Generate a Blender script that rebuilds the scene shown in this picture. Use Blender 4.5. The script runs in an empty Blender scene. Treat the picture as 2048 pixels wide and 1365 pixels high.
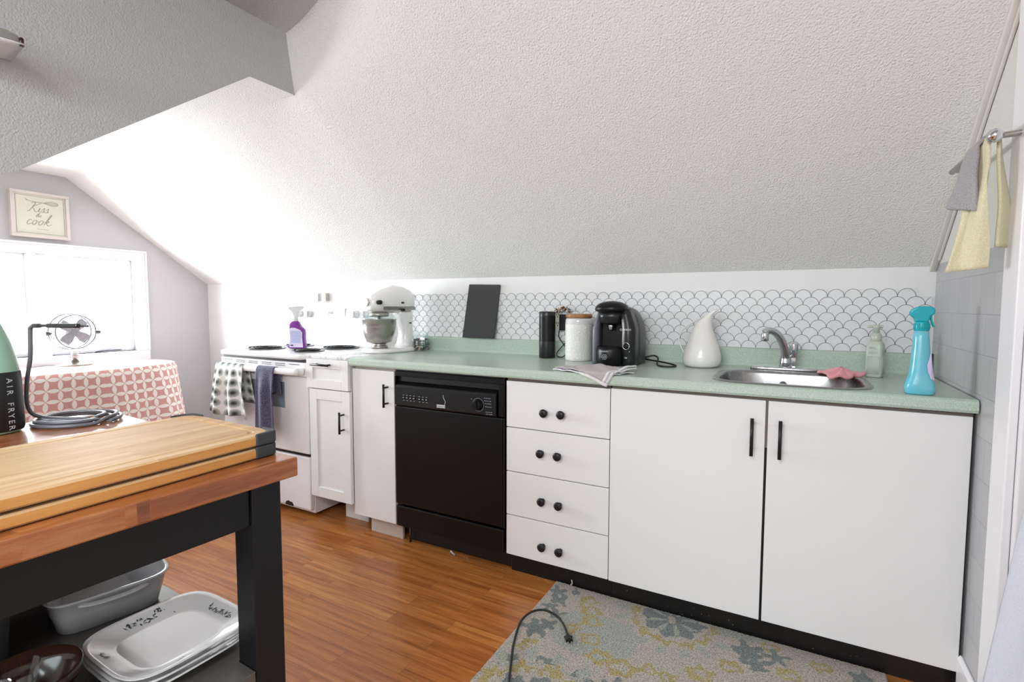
import bpy, bmesh, math, random
from mathutils import Vector, Matrix
random.seed(7)
PI = math.pi
sc = bpy.context.scene
COL = sc.collection

# ------------------------------------------------------------------ camera
cam_d = bpy.data.cameras.new('camera')
cam = bpy.data.objects.new('camera', cam_d); COL.objects.link(cam)
cam_d.sensor_width = 36.0
cam_d.lens = 36.0 * 1032.92 / 2048.0
cam_d.clip_start = 0.02
A = Vector((0.87740563, 0.47974637, 0.00166688)); U = Vector((-0.0331881, 0.05723066, 0.9978092)); F = Vector((-0.478600, 0.875539, -0.066136))
m = Matrix((A, U, -F)).transposed().to_4x4(); m.translation = Vector((1.07649, -1.91876, 1.17654))
cam.matrix_world = m
sc.camera = cam

# ------------------------------------------------------------------ view, sky, daylight, fill lights
sc.view_settings.view_transform = 'Standard'
sc.view_settings.look = 'None'
sc.view_settings.gamma = 1.0
sc.view_settings.use_curve_mapping = False
sc.view_settings.exposure = 0.0
w = bpy.data.worlds.new('overcast_sky'); sc.world = w; w.use_nodes = True
bg = w.node_tree.nodes['Background']; bg.inputs[0].default_value = (0.93, 0.96, 1.0, 1); bg.inputs[1].default_value = 2.2

def area(name, loc, direction, sx, sy, power, color=(1, 1, 1)):
    d = bpy.data.lights.new(name, 'AREA'); d.shape = 'RECTANGLE'; d.size = sx; d.size_y = sy; d.energy = power; d.color = color
    o = bpy.data.objects.new(name, d); COL.objects.link(o)
    o.location = loc; o.rotation_euler = Vector(direction).to_track_quat('-Z', 'Y').to_euler()
    return o
# daylight outside the gable window, then two added fills out of view
area('daylight_gable_window', (-3.42, -0.475, 1.22), (1, 0.05, 0.12), 1.2, 0.85, 182, (0.92, 0.98, 1.0))
area('rear_fill', (0.45, -4.25, 1.95), (0.02, 1, -0.12), 2.1, 1.0, 53, (0.91, 0.965, 1.0))  # added fill from behind the camera, stands in for an unseen source
area('ceiling_fill', (0.7, -2.75, 2.24), (0, 0.12, -1), 0.7, 0.7, 36, (0.95, 0.98, 1.0))  # added overhead fill

# ------------------------------------------------------------------ materials
def lin(c):
    if isinstance(c, str):
        c = [int(c[i:i + 2], 16) / 255 for i in (0, 2, 4)]
    return tuple((x / 12.92 if x <= 0.04045 else ((x + 0.055) / 1.055) ** 2.4) for x in c) + (1,)

class NT:
    def __init__(s, name):
        s.m = bpy.data.materials.new(name); s.m.use_nodes = True; s.t = s.m.node_tree
        s.b = s.t.nodes['Principled BSDF']; s.out = s.t.nodes['Material Output']
    def n(s, typ, ins=None, **kw):
        nd = s.t.nodes.new(typ)
        for k, v in kw.items(): setattr(nd, k, v)
        for k, v in (ins or {}).items():
            if isinstance(v, bpy.types.NodeSocket): s.t.links.new(v, nd.inputs[k])
            else: nd.inputs[k].default_value = v
        return nd
    def l(s, a, b): s.t.links.new(a, b)
    def set(s, **kw):
        for k, v in kw.items():
            i = s.b.inputs[k.replace('_', ' ')]
            if isinstance(v, bpy.types.NodeSocket): s.l(v, i)
            else: i.default_value = v
        return s
    def math(s, op, a, b=None, c=None, clamp=False):
        ins = {0: a}
        if b is not None: ins[1] = b
        if c is not None: ins[2] = c
        nd = s.n('ShaderNodeMath', ins, operation=op); nd.use_clamp = clamp
        return nd.outputs[0]
    def mix(s, f, a, b, blend='MIX'):
        nd = s.n('ShaderNodeMix', data_type='RGBA', blend_type=blend)
        for k, v in ((0, f), (6, a), (7, b)):
            if isinstance(v, bpy.types.NodeSocket): s.l(v, nd.inputs[k])
            else: nd.inputs[k].default_value = v
        return nd.outputs[2]
    def obj(s, scale=(1, 1, 1), rot=(0, 0, 0)):
        tc = s.n('ShaderNodeTexCoord')
        return s.n('ShaderNodeMapping', {0: tc.outputs['Object'], 'Scale': scale, 'Rotation': rot}).outputs[0]
    def uv(s, scale=(1, 1, 1)):
        tc = s.n('ShaderNodeTexCoord')
        return s.n('ShaderNodeMapping', {0: tc.outputs['UV'], 'Scale': scale}).outputs[0]
    def noise(s, vec, scale, detail=2.0, rough=.5):
        return s.n('ShaderNodeTexNoise', {'Vector': vec, 'Scale': scale, 'Detail': detail, 'Roughness': rough}).outputs[0]
    def ramp(s, f, stops):
        nd = s.n('ShaderNodeValToRGB', {0: f}); e = nd.color_ramp.elements
        while len(e) < len(stops): e.new(.5)
        for el, (p, c) in zip(e, stops): el.position = p; el.color = c if len(c) == 4 else lin(c)
        return nd.outputs[0]
    def bump(s, h, strength=.3, dist=.002):
        nd = s.n('ShaderNodeBump', {'Height': h, 'Strength': strength, 'Distance': dist})
        s.l(nd.outputs[0], s.b.inputs['Normal'])
        return s

def plain(name, color, rough=.5, metal=0.0, bump=0, bscale=80, var=0.0, coat=0.0, **kw):
    t = NT(name); c = lin(color)
    t.set(Roughness=rough, Metallic=metal, Coat_Weight=coat, **kw)
    v = t.obj()
    nz = t.noise(v, bscale, 3)
    if var:
        n2 = t.noise(v, 9, 4)
        t.set(Base_Color=t.mix(t.math('MULTIPLY', n2, var), c, tuple(x * .72 for x in c[:3]) + (1,)))
    else: t.set(Base_Color=c)
    if bump: t.bump(nz, bump, .002)
    else:
        t.set(Roughness=t.math('ADD', t.math('MULTIPLY', nz, .08), rough - .04))
    return t.m

def stucco(name, color, strength=.85, scale=205):
    t = NT(name); v = t.obj()
    a = t.noise(v, scale, 2, .55); b = t.n('ShaderNodeTexVoronoi', {'Vector': v, 'Scale': scale * .7}).outputs[0]
    h = t.math('SUBTRACT', a, t.math('MULTIPLY', b, .45))
    big = t.noise(v, 2.2, 3)
    c = lin(color)
    t.set(Base_Color=t.mix(t.math('MULTIPLY', big, .25), c, tuple(x * .9 for x in c[:3]) + (1,)), Roughness=.85)
    t.bump(h, strength, .0045)
    return t.m

M = {}
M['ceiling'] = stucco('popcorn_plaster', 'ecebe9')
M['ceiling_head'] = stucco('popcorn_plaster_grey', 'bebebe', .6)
M['ceiling_flat_shade'] = stucco('popcorn_plaster_flat_shade', 'bababa', .6)  # shade of the flat ceiling put into a darker plaster colour
M['wall_lilac'] = plain('lilac_grey_paint', 'c3c0c3', .7, bump=.08, bscale=160)
M['wall_white'] = plain('white_wall_paint', 'e7e7e7', .55, bump=.12, bscale=60, var=.1)
M['stucco_white'] = stucco('white_stucco_paint', 'dcdad6', .5, 130)
M['trim_white'] = plain('white_gloss_trim', 'eceaee', .35, bump=.04, bscale=30)
M['trim_worn'] = plain('worn_cream_moulding', 'dcd8d4', .5, bump=.2, bscale=70, var=.35)

def floor_mat():
    t = NT('laminate_planks'); v = t.obj()
    br = t.n('ShaderNodeTexBrick', {'Vector': v, 'Color1': (0, 0, 0, 1), 'Color2': (1, 1, 1, 1), 'Mortar': (.5, .5, .5, 1), 'Scale': 1.0, 'Mortar Size': .0009, 'Mortar Smooth': .1, 'Bias': 0.0, 'Brick Width': .62, 'Row Height': .064})
    br.offset = .37; br.offset_frequency = 2
    g = t.obj((1.6, 26, 1)); off = t.n('ShaderNodeVectorMath', {0: g, 1: br.outputs[0]}, operation='MULTIPLY_ADD'); off.inputs[2].default_value = (0, 0, 0)
    sh = t.n('ShaderNodeVectorMath', {0: g, 1: t.n('ShaderNodeVectorMath', {0: br.outputs[0], 3: 7.3}, operation='SCALE').outputs[0]}, operation='ADD').outputs[0]
    n1 = t.noise(sh, 1.6, 6, .62); n2 = t.noise(t.obj((5, 150, 1)), 1.0, 3)
    c = t.ramp(n1, [(.28, '7a4520'), (.42, 'a9672e'), (.56, 'c68242'), (.75, 'dea05c')])
    c = t.mix(.35, c, t.ramp(n2, [(.3, '6b3716'), (.7, 'c07a3a')]), 'MIX')
    tone = t.mix(t.math('MULTIPLY', br.outputs[0], .5), c, t.mix(1.0, c, lin('d0aa88'), 'MULTIPLY'))
    c = t.mix(t.math('MULTIPLY', br.outputs[1], .55), tone, lin('43240f'))
    t.set(Base_Color=c, Roughness=.33, Coat_Weight=.15, Coat_Roughness=.2)
    t.bump(t.math('SUBTRACT', t.math('MULTIPLY', n2, .2), br.outputs[1]), .15, .0008)
    return t.m
M['floor'] = floor_mat()

def tile_wall():
    t = NT('painted_tile_wall'); tc = t.n('ShaderNodeTexCoord')
    sep = t.n('ShaderNodeSeparateXYZ', {0: tc.outputs['Object']})
    cm = t.n('ShaderNodeCombineXYZ', {0: sep.outputs[1], 1: sep.outputs[2]})
    mp = t.n('ShaderNodeMapping', {0: cm.outputs[0], 'Location': (.02, -.012, 0)}).outputs[0]
    br = t.n('ShaderNodeTexBrick', {'Vector': mp, 'Color1': lin('b6b5b8'), 'Color2': lin('aeaeb2'), 'Mortar': lin('9c9ca2'), 'Scale': 1.0, 'Mortar Size': .0016, 'Mortar Smooth': .6, 'Brick Width': .115, 'Row Height': .1145})
    br.offset = .5
    n = t.noise(t.obj(), 26, 3)
    t.set(Base_Color=br.outputs[0], Roughness=.32)
    t.bump(t.math('SUBTRACT', t.math('MULTIPLY', n, .35), br.outputs[1]), .35, .0018)
    return t.m
M['tile_wall'] = tile_wall()

def wood(name, dark, mid, light, axis='y', scale=1.0, rough=.4, coat=0.2, plank=.0, bw=.5):
    t = NT(name)
    sc_ = {'y': (14 * scale, 1.1 * scale, 14 * scale), 'x': (1.1 * scale, 14 * scale, 14 * scale)}[axis]
    v = t.obj(sc_)
    if plank:
        o = t.obj((1, 1, 1), (0, 0, 0) if axis == 'x' else (0, 0, PI / 2))
        br = t.n('ShaderNodeTexBrick', {'Vector': o, 'Color1': (0, 0, 0, 1), 'Color2': (1, 1, 1, 1), 'Mortar': (.4, .4, .4, 1), 'Scale': 1.0, 'Mortar Size': .0004, 'Brick Width': bw, 'Row Height': plank})
        v = t.n('ShaderNodeVectorMath', {0: v, 1: t.n('ShaderNodeVectorMath', {0: br.outputs[0], 3: 5.0}, operation='SCALE').outputs[0]}, operation='ADD').outputs[0]
    n1 = t.noise(v, 1.5, 8, .68)
    c = t.ramp(n1, [(.3, dark), (.5, mid), (.72, light)])
    if plank: c = t.mix(t.math('MULTIPLY', br.outputs[0], .3), c, t.mix(1.0, c, lin('c8a088'), 'MULTIPLY'))
    t.set(Base_Color=c, Roughness=rough, Coat_Weight=coat, Coat_Roughness=.15)
    t.bump(n1, .06, .001)
    return t.m
M['butcher'] = wood('oiled_butcher_block', '5a3016', '9a5a30', 'c08c5c', 'y', 1.0, .3, .3, .042, .28)
M['bamboo'] = wood('bamboo_board', 'b48e62', 'cba87c', 'd8bb92', 'y', 1.6, .62, .0, .02, .9)
M['bamboo_edge'] = wood('bamboo_edge', 'b3783c', 'd0944f', 'dfae6c', 'y', 1.2, .45, .05)
M['lid_wood'] = wood('acacia_lid', '7a5230', '9a6b42', 'b88a5c', 'x', 3, .5, 0)

def laminate():
    t = NT('green_speckled_laminate'); v = t.obj()
    n = t.noise(v, 420, 2, .7); n2 = t.noise(v, 60, 3)
    c = t.ramp(n, [(.32, '91a698'), (.45, 'b0c2b4'), (.58, 'bccdc0'), (.72, 'd6e1d6')])
    c = t.mix(t.math('MULTIPLY', n2, .25), c, lin('b0c0b2'))
    t.set(Base_Color=c, Roughness=.3, Coat_Weight=.1)
    return t.m
M['laminate'] = laminate()
def marble():
    t = NT('white_marble_contact'); v = t.obj()
    n = t.noise(v, 9, 6, .7)
    t.set(Base_Color=t.ramp(n, [(.4, 'e6e6e4'), (.5, 'dcdcda'), (.56, 'a8aaac'), (.62, 'e2e2e0')]), Roughness=.25)
    return t.m
M['marble'] = marble()
M['cabinet'] = plain('white_cabinet_paint', 'e6e6e6', .42, bump=.05, bscale=40, var=.06)
M['carcass'] = plain('taupe_carcass', '6e645e', .6)
M['raw_panel'] = plain('pale_toe_panel', 'c9beb6', .6, var=.4)
M['black_vinyl_gap_shade'] = plain('black_toe_vinyl_gap_shade', '151313', .35, bump=.1, bscale=30)  # toe kick vinyl, also the painted gap shade of two cabinet bodies
M['black_metal'] = plain('matt_black_metal', '1c1d22', .42, .3)
M['black_gloss'] = plain('black_gloss_enamel', '070709', .36, bump=.03, bscale=15, Specular_IOR_Level=.3)
M['black_panel'] = plain('black_plastic_panel', '0d0e10', .25)
M['black_plastic'] = plain('black_satin_plastic', '1a1b1e', .32)
M['dark_plastic'] = plain('charcoal_plastic', '3a3c40', .38, bump=.15, bscale=300)
M['rubber'] = plain('charcoal_rubber', '35383b', .6)
M['enamel'] = plain('white_stove_enamel', 'eeeef0', .22, coat=.3)
M['grey_glass'] = plain('oven_window_glass', '84919c', .12)
M['fan_pale'] = plain('pale_fan_enamel', '8c8c92', .4)
M['chrome'] = plain('chrome', 'd8dade', .1, 1.0)
M['pale_print'] = plain('pale_print', 'c8cacc', .5)
M['white_print'] = plain('white_print', 'f0f0f0', .5)
M['grey_print'] = plain('grey_print', '9aa2ac', .5)
def brushed(name, col, rough, sx):
    t = NT(name); v = t.obj(sx); n = t.noise(v, 1, 4)
    t.set(Base_Color=t.mix(n, lin(col), tuple(x * .75 for x in lin(col)[:3]) + (1,)), Metallic=1.0, Roughness=t.math('ADD', t.math('MULTIPLY', n, .15), rough))
    return t.m
M['steel'] = brushed('brushed_steel', 'b9b4ae', .24, (30, 30, 400))
M['sink_steel'] = brushed('sink_steel', 'a8a8a9', .2, (20, 300, 20))
M['frame_black'] = plain('black_brown_frame_paint', '0d0f12', .45, bump=.04, Specular_IOR_Level=.35)
M['shelf_steel'] = plain('grey_shelf_steel', '66635f', .4, .5)
M['ceramic'] = plain('white_ceramic', 'd9d9da', .15, coat=.3)
M['ceramic_grey'] = plain('grey_white_stoneware', 'a9a9ab', .2, coat=.2)
M['ceramic_warm'] = plain('cream_enamel', 'efede9', .22, coat=.4)
M['brown_glaze'] = plain('brown_glaze', '34201a', .15, var=.6)
M['decal'] = plain('dark_floral_decal', '3c4046', .4)
M['coil'] = plain('burner_coil', '1b1b1c', .5, .4)
M['mixer_white'] = plain('mixer_white_enamel', 'f0efee', .2, coat=.4)
M['green_plastic'] = plain('pale_green_plastic', '9cc4ae', .3)
M['label_black'] = plain('black_label', '15181a', .35)
M['cable_grey'] = plain('grey_cable', '6f7078', .35, .2)
M['cord_black'] = plain('black_cord', '17191a', .5)
M['sage'] = plain('sage_plastic', 'b4c0b4', .35)
M['sage_clear'] = plain('clear_collar', 'b8c0b4', .15)
M['teal_cap'] = plain('turquoise_cap', '16a8b4', .3)
M['purple'] = plain('purple_plastic', '7a2f92', .25)
M['pink_label'] = plain('lilac_label', 'dcd0ea', .4)
M['blue_label'] = plain('blue_label_print', 'a4b4dc', .5)
M['rust'] = plain('chipped_rust', '2b1710', .8)
M['pebble_dark'] = plain('dark_pebbles', '2e3340', .25, var=.5)
M['pebble_pink'] = plain('pink_pebble', 'd0aaa0', .4)
M['pebble_white'] = plain('pale_pebble', 'c8cec0', .4)
M['lamp_grey'] = plain('lamp_grey_metal', 'c6c6be', .4)
M['slate'] = plain('slate_board', '2f3032', .55, bump=.25, bscale=200)
M['sign_frame'] = plain('whitewashed_frame', 'd8cfc8', .6, var=.4)
M['sign_board'] = plain('cream_distressed_board', 'd9d6c9', .6, var=.35)
M['sign_ink'] = plain('sign_ink', 'a19e92', .7)
M['steel_dark'] = plain('dark_steel', '5b5d60', .3, .9)

def liquid():
    t = NT('blue_cleaner_bottle'); v = t.obj()
    n = t.noise(v, 18, 2)
    t.set(Base_Color=t.mix(n, lin('4ab4cc'), lin('8ccfdc')), Roughness=.22, Subsurface_Weight=.3, Subsurface_Radius=(.02, .05, .06), Subsurface_Scale=.3)
    return t.m
M['blue_bottle'] = liquid()
def clear(name, col=(1, 1, 1, 1), f=.88):
    t = NT(name)
    tr = t.n('ShaderNodeBsdfTransparent', {0: col}); gl = t.n('ShaderNodeBsdfGlossy', {0: (1, 1, 1, 1), 'Roughness': .05})
    mx = t.n('ShaderNodeMixShader', {0: 1 - f, 1: tr.outputs[0], 2: gl.outputs[0]})
    t.l(mx.outputs[0], t.out.inputs[0])
    return t.m
M['glass'] = clear('window_glass', (1, 1, 1, 1), .93)
M['jar_glass'] = clear('jar_glass', (.95, .98, .98, 1), .93)

def scallop_sheet():
    t = NT('white_peel_tile'); v = t.obj()
    t.set(Base_Color=t.mix(t.noise(v, 20, 2), lin('e4e4e6'), lin('dcdfe0')), Roughness=.38)
    return t.m
M['peel'] = scallop_sheet()
M['grout'] = plain('grey_scallop_lines', '5f6468', .5)

def fabric(name, col, col2=None, scale=500, rough=.95, st=.35):
    t = NT(name); v = t.obj(); n = t.noise(v, scale, 2); n2 = t.noise(v, 25, 3)
    c2 = lin(col2) if col2 else tuple(x * .7 for x in lin(col)[:3]) + (1,)
    t.set(Base_Color=t.mix(t.ramp(n, [(.4, (0, 0, 0, 1)), (.62, (1, 1, 1, 1))]), lin(col), c2), Roughness=rough, Sheen_Weight=.2)
    t.bump(t.math('ADD', n, n2), st, .002)
    return t.m
M['towel_grey'] = fabric('grey_terry', 'a8a4a6', '8b888b')
M['towel_yellow'] = fabric('pale_yellow_terry', 'dcd5b6', 'cbc3a0')
M['towel_navy'] = fabric('navy_speckled_terry', '232132', '6c6a8a', 380)
M['towel_counter'] = fabric('taupe_towel', 'bdb3b3', 'a59c9e', 700)
M['towel_white'] = fabric('white_towel', 'e2e1e3', 'd4d3d6', 700)
M['pink_cloth'] = fabric('pink_cloth', 'eba6aa', 'd68c94', 500)
M['curtain'] = fabric('pale_curtain', 'd4d6e0', 'c6c9d6', 500, st=.1)

def dots():
    t = NT('dotted_tea_towel'); v = t.uv((1, 1, 1))
    s = 1 / .060
    vo = t.n('ShaderNodeTexVoronoi', {'Vector': v, 'Scale': s, 'Randomness': 0.0}); vo.voronoi_dimensions = '2D'
    n = t.noise(v, 400, 2)
    d = t.math('ADD', vo.outputs[0], t.math('MULTIPLY', t.math('SUBTRACT', n, .5), .35))
    c = t.ramp(d, [(0.0, '2a2224'), (.12, '4a4646'), (.3, 'a0a8a2'), (.40, 'aeb2ae'), (.43, 'e6e4e0')])
    t.set(Base_Color=c, Roughness=.9)
    return t.m
M['dots'] = dots()

def trellis():
    t = NT('pink_petal_tablecloth'); v = t.uv((1 / .058, 1 / .058, 1))
    fr = t.n('ShaderNodeVectorMath', {0: v}, operation='FRACTION').outputs[0]
    tot = None
    for cx, cy in ((0, 0), (1, 0), (0, 1), (1, 1)):
        d = t.n('ShaderNodeVectorMath', {0: fr, 1: (cx, cy, 0)}, operation='DISTANCE').outputs['Value']
        a = t.math('LESS_THAN', d, .69)
        tot = a if tot is None else t.math('ADD', tot, a)
    pet = t.math('GREATER_THAN', tot, 1.5)
    c = t.mix(pet, lin('cf9a94'), lin('eee6e0'))
    t.set(Base_Color=c, Roughness=.85)
    return t.m
M['trellis'] = trellis()

# ------------------------------------------------------------------ geometry helpers
ORG = {}
def bx(bm, x0, x1, y0, y1, z0, z1, mi=0):
    vs = [bm.verts.new((x, y, z)) for x in (x0, x1) for y in (y0, y1) for z in (z0, z1)]
    for f in ((0, 1, 3, 2), (4, 6, 7, 5), (0, 4, 5, 1), (2, 3, 7, 6), (0, 2, 6, 4), (1, 5, 7, 3)):
        fc = bm.faces.new([vs[i] for i in f]); fc.material_index = mi
    return vs
def poly(bm, pts, mi=0):
    f = bm.faces.new([bm.verts.new(p) for p in pts]); f.material_index = mi; return f
def prism(bm, pts, d, mi=0):
    """closed outline pts extruded by vector d"""
    d = Vector(d); a = [bm.verts.new(p) for p in pts]; b = [bm.verts.new(Vector(p) + d) for p in pts]
    n = len(a); fs = [bm.faces.new(a), bm.faces.new(b[::-1])]
    for i in range(n): fs.append(bm.faces.new((a[i], b[i], b[(i + 1) % n], a[(i + 1) % n])))
    for f in fs: f.material_index = mi
def loft(bm, rings, cap0=True, cap1=True, closed=True, mi=0):
    R = [[bm.verts.new(p) for p in r] for r in rings]; n = len(R[0])
    for a, b in zip(R, R[1:]):
        for i in range(n if closed else n - 1):
            j = (i + 1) % n
            f = bm.faces.new((a[i], a[j], b[j], b[i])); f.material_index = mi; f.smooth = True
    if cap0: f = bm.faces.new(R[0][::-1]); f.material_index = mi
    if cap1: f = bm.faces.new(R[-1]); f.material_index = mi
    return R
def lathe(bm, prof, c=(0, 0, 0), n=32, cap0=True, cap1=True, ax='z', mi=0):
    rings = []
    for r, h in prof:
        ring = []
        for i in range(n):
            a = 2 * PI * i / n; p, q = r * math.cos(a), r * math.sin(a)
            v = {'z': (p, q, h), 'y': (q, h, p), 'x': (h, p, q)}[ax]
            ring.append((c[0] + v[0], c[1] + v[1], c[2] + v[2]))
        rings.append(ring)
    return loft(bm, rings, cap0, cap1, mi=mi)
def sring(cx, cy, z, a, b, e=4.0, n=40, rot=0.0):
    out = []
    for i in range(n):
        t = 2 * PI * i / n; c, s = math.cos(t), math.sin(t)
        x = a * math.copysign(abs(c) ** (2 / e), c); y = b * math.copysign(abs(s) ** (2 / e), s)
        out.append((cx + x * math.cos(rot) - y * math.sin(rot), cy + x * math.sin(rot) + y * math.cos(rot), z))
    return out
def smooth_path(P, k=6, closed=False):
    P = [Vector(p) for p in P]; out = []; n = len(P)
    rng = n if closed else n - 1
    for i in range(rng):
        g = (lambda j: P[j % n]) if closed else (lambda j: P[max(0, min(n - 1, j))])
        p0, p1, p2, p3 = g(i - 1), g(i), g(i + 1), g(i + 2)
        for s in range(k):
            t = s / k
            out.append(.5 * ((2 * p1) + (p2 - p0) * t + (2 * p0 - 5 * p1 + 4 * p2 - p3) * t * t + (3 * p1 - p0 - 3 * p2 + p3) * t ** 3))
    if not closed: out.append(P[-1])
    return out
def tube(bm, P, r, n=10, k=6, closed=False, flat=None, mi=0, raw=False):
    path = [Vector(p) for p in P] if raw else smooth_path(P, k, closed)
    m_ = len(path); rings = []; nrm = None
    for i, p in enumerate(path):
        if closed: t = path[(i + 1) % m_] - path[i - 1]
        else: t = path[min(i + 1, m_ - 1)] - path[max(i - 1, 0)]
        t.normalize()
        if nrm is None: nrm = t.orthogonal().normalized() if flat is None else (Vector(flat) - t * Vector(flat).dot(t)).normalized()
        nrm = (nrm - t * nrm.dot(t)).normalized(); bi = t.cross(nrm)
        rr = r(i / (m_ - 1)) if callable(r) else r
        ra, rb = rr if isinstance(rr, tuple) else (rr, rr)
        rings.append([p + nrm * ra * math.cos(2 * PI * j / n) + bi * rb * math.sin(2 * PI * j / n) for j in range(n)])
    if closed: loft(bm, rings + [rings[0]], False, False, mi=mi); bmesh.ops.remove_doubles(bm, verts=bm.verts, dist=1e-6)
    else: loft(bm, rings, mi=mi)
def cloth(fn, nu, nv, th=.003, mats=None):
    """grid surface fn(u,v)->point, uv in metres from fn2; solidified"""
    bm = bmesh.new(); uvl = bm.loops.layers.uv.new('UVMap')
    G = [[bm.verts.new(fn(i / nu, j / nv)) for j in range(nv + 1)] for i in range(nu + 1)]
    W = [0]; H = [0]
    for i in range(nu): W.append(W[-1] + (G[i + 1][nv // 2].co - G[i][nv // 2].co).length)
    for j in range(nv): H.append(H[-1] + (G[nu // 2][j + 1].co - G[nu // 2][j].co).length)
    for i in range(nu):
        for j in range(nv):
            f = bm.faces.new((G[i][j], G[i + 1][j], G[i + 1][j + 1], G[i][j + 1])); f.smooth = True
            for lp, (a, b) in zip(f.loops, ((i, j), (i + 1, j), (i + 1, j + 1), (i, j + 1))): lp[uvl].uv = (W[a], H[b])
            if mats: f.material_index = mats(i / nu, j / nv)
    bm.normal_update()
    return bm
def obj(name, bm, mat, parent=None, org=None, bevel=0, seg=2, sub=0, solid=0, smooth=None, auto=True, recalc=True):
    if recalc: bmesh.ops.recalc_face_normals(bm, faces=bm.faces)
    o_ = ORG[parent.name] if parent is not None else None
    if o_ is None:
        if org is None:
            xs = [v.co for v in bm.verts]
            org = ((min(v.x for v in xs) + max(v.x for v in xs)) / 2, (min(v.y for v in xs) + max(v.y for v in xs)) / 2, min(v.z for v in xs))
        o_ = Vector(org)
    bmesh.ops.translate(bm, verts=bm.verts, vec=-o_)
    me = bpy.data.meshes.new(name); bm.to_mesh(me); bm.free()
    for mm in (mat if isinstance(mat, (list, tuple)) else [mat]): me.materials.append(M[mm] if isinstance(mm, str) else mm)
    o = bpy.data.objects.new(name, me); COL.objects.link(o)
    if parent is not None: o.parent = parent
    else: o.location = o_
    ORG[o.name] = o_
    if smooth:
        for p in me.polygons: p.use_smooth = True
        me.set_sharp_from_angle(angle=math.radians(38))
    if solid:
        s_ = o.modifiers.new('thickness', 'SOLIDIFY'); s_.thickness = solid; s_.offset = 0
    if bevel:
        b_ = o.modifiers.new('bevel', 'BEVEL'); b_.width = bevel; b_.segments = seg; b_.limit_method = 'ANGLE'; b_.angle_limit = math.radians(35)
    if sub:
        s_ = o.modifiers.new('subsurf', 'SUBSURF'); s_.levels = sub; s_.render_levels = sub
    return o
def box(name, x0, x1, y0, y1, z0, z1, mat, parent=None, bevel=.0015, **kw):
    bm = bmesh.new(); bx(bm, x0, x1, y0, y1, z0, z1)
    return obj(name, bm, mat, parent, bevel=bevel, **kw)
def thing(name, label, cat, loc, group=None):
    o = bpy.data.objects.new(name, None); COL.objects.link(o); o.location = loc; o.empty_display_size = .05
    ORG[o.name] = Vector(loc); o['label'] = label; o['category'] = cat
    if group: o['group'] = group
    return o
def tag(o, label, cat, group=None, kind=None):
    o['label'] = label; o['category'] = cat
    if group: o['group'] = group
    if kind: o['kind'] = kind
    return o
def struct(name, bm, mat, label=None, **kw):
    o = obj(name, bm, mat, org=(0, 0, 0), **kw); o['kind'] = 'structure'
    if label: o['label'] = label
    return o
def copy_thing(root, loc, label):
    r = root.copy(); COL.objects.link(r); r.location = loc; r['label'] = label; ORG[r.name] = Vector(loc)
    for ch in list(root.children):
        c = ch.copy(); COL.objects.link(c); c.parent = r
        for g in list(ch.children):
            d = g.copy(); COL.objects.link(d); d.parent = c
    return r
def text_bm(bm, s, size, origin, xdir, ydir, extrude=.0004, shear=0.0, mi=0, align='CENTER'):
    cu = bpy.data.curves.new('t', 'FONT'); cu.body = s; cu.size = size; cu.extrude = extrude; cu.shear = shear; cu.align_x = align; cu.align_y = 'CENTER'
    o = bpy.data.objects.new('t', cu); COL.objects.link(o)
    bpy.context.view_layer.update()
    me = bpy.data.meshes.new_from_object(o.evaluated_get(bpy.context.evaluated_depsgraph_get()))
    bpy.data.objects.remove(o); bpy.data.curves.remove(cu)
    xd = Vector(xdir).normalized(); yd = Vector(ydir).normalized(); zd = xd.cross(yd)
    T = Matrix((xd, yd, zd)).transposed().to_4x4(); T.translation = Vector(origin)
    me.transform(T)
    n0 = len(bm.faces); bm.from_mesh(me); bm.faces.ensure_lookup_table()
    for f in bm.faces[n0:]: f.material_index = mi
    bpy.data.meshes.remove(me)

Xr, Yb, XL = 1.545, 0.5934, -3.116
XH = -0.80          # plane of the header between the gable nook and the main room
def lerp(a, b, t): return a + (b - a) * t
def kz(x): return lerp(1.351, 1.343, (x - XL) / (XH - XL)) if x < XH else lerp(1.343, 1.333, (x - XH) / (Xr - XH))
def km(x): return .7305 if x < XH else lerp(.7275, .811, (x - XH) / (Xr - XH))
def S(x, y): return kz(x) + km(x) * (Yb - y)

# ------------------------------------------------------------------ room shell
bm = bmesh.new(); bx(bm, XL - .15, Xr + .6, -4.1, Yb + .1, -.1, 0)
struct('floor', bm, 'floor', 'orange brown wood laminate floor planks')

# back knee wall
bm = bmesh.new()
xs = [XL, XH, Xr]
prism(bm, [(XL, Yb, 0), (Xr, Yb, 0), (Xr, Yb, kz(Xr)), (XH, Yb, kz(XH)), (XL, Yb, kz(XL))], (0, .1, 0))
struct('wall_back', bm, 'wall_white', 'low white knee wall behind the counter')

# left gable wall with window opening
WY0, WY1, WZ0, WZ1 = -1.02, .07, .855, 1.505
bm = bmesh.new()
yt = -.312; zt_ = 2.012
def gable(y0, y1, zb_, top):
    pts = [(XL, y0, zb_), (XL, y1, zb_)] + [(XL, y, z) for y, z in top]
    prism(bm, pts, (-.12, 0, 0))
def topz(y):
    if y > yt: return min(zt_ + .02, 1.351 + .7305 * (Yb - y)) + .0
    if y > -.64: return zt_ + .01
    return zt_ + .01 - .73 * (-.64 - y)
gable(WY1, Yb, 0, [(Yb, topz(Yb)), (WY1, topz(WY1))])
gable(WY0, WY1, WZ1, [(WY1, topz(WY1)), (yt, topz(yt)), (-.64, topz(-.64)), (WY0, topz(WY0))])
gable(WY0, WY1, 0, [(WY1, WZ0), (WY0, WZ0)])
gable(-1.58, WY0, 0, [(WY0, topz(WY0)), (-1.58, topz(-1.58))])
struct('wall_left', bm, 'wall_lilac', 'lilac grey gable wall around the bright window')

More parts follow.
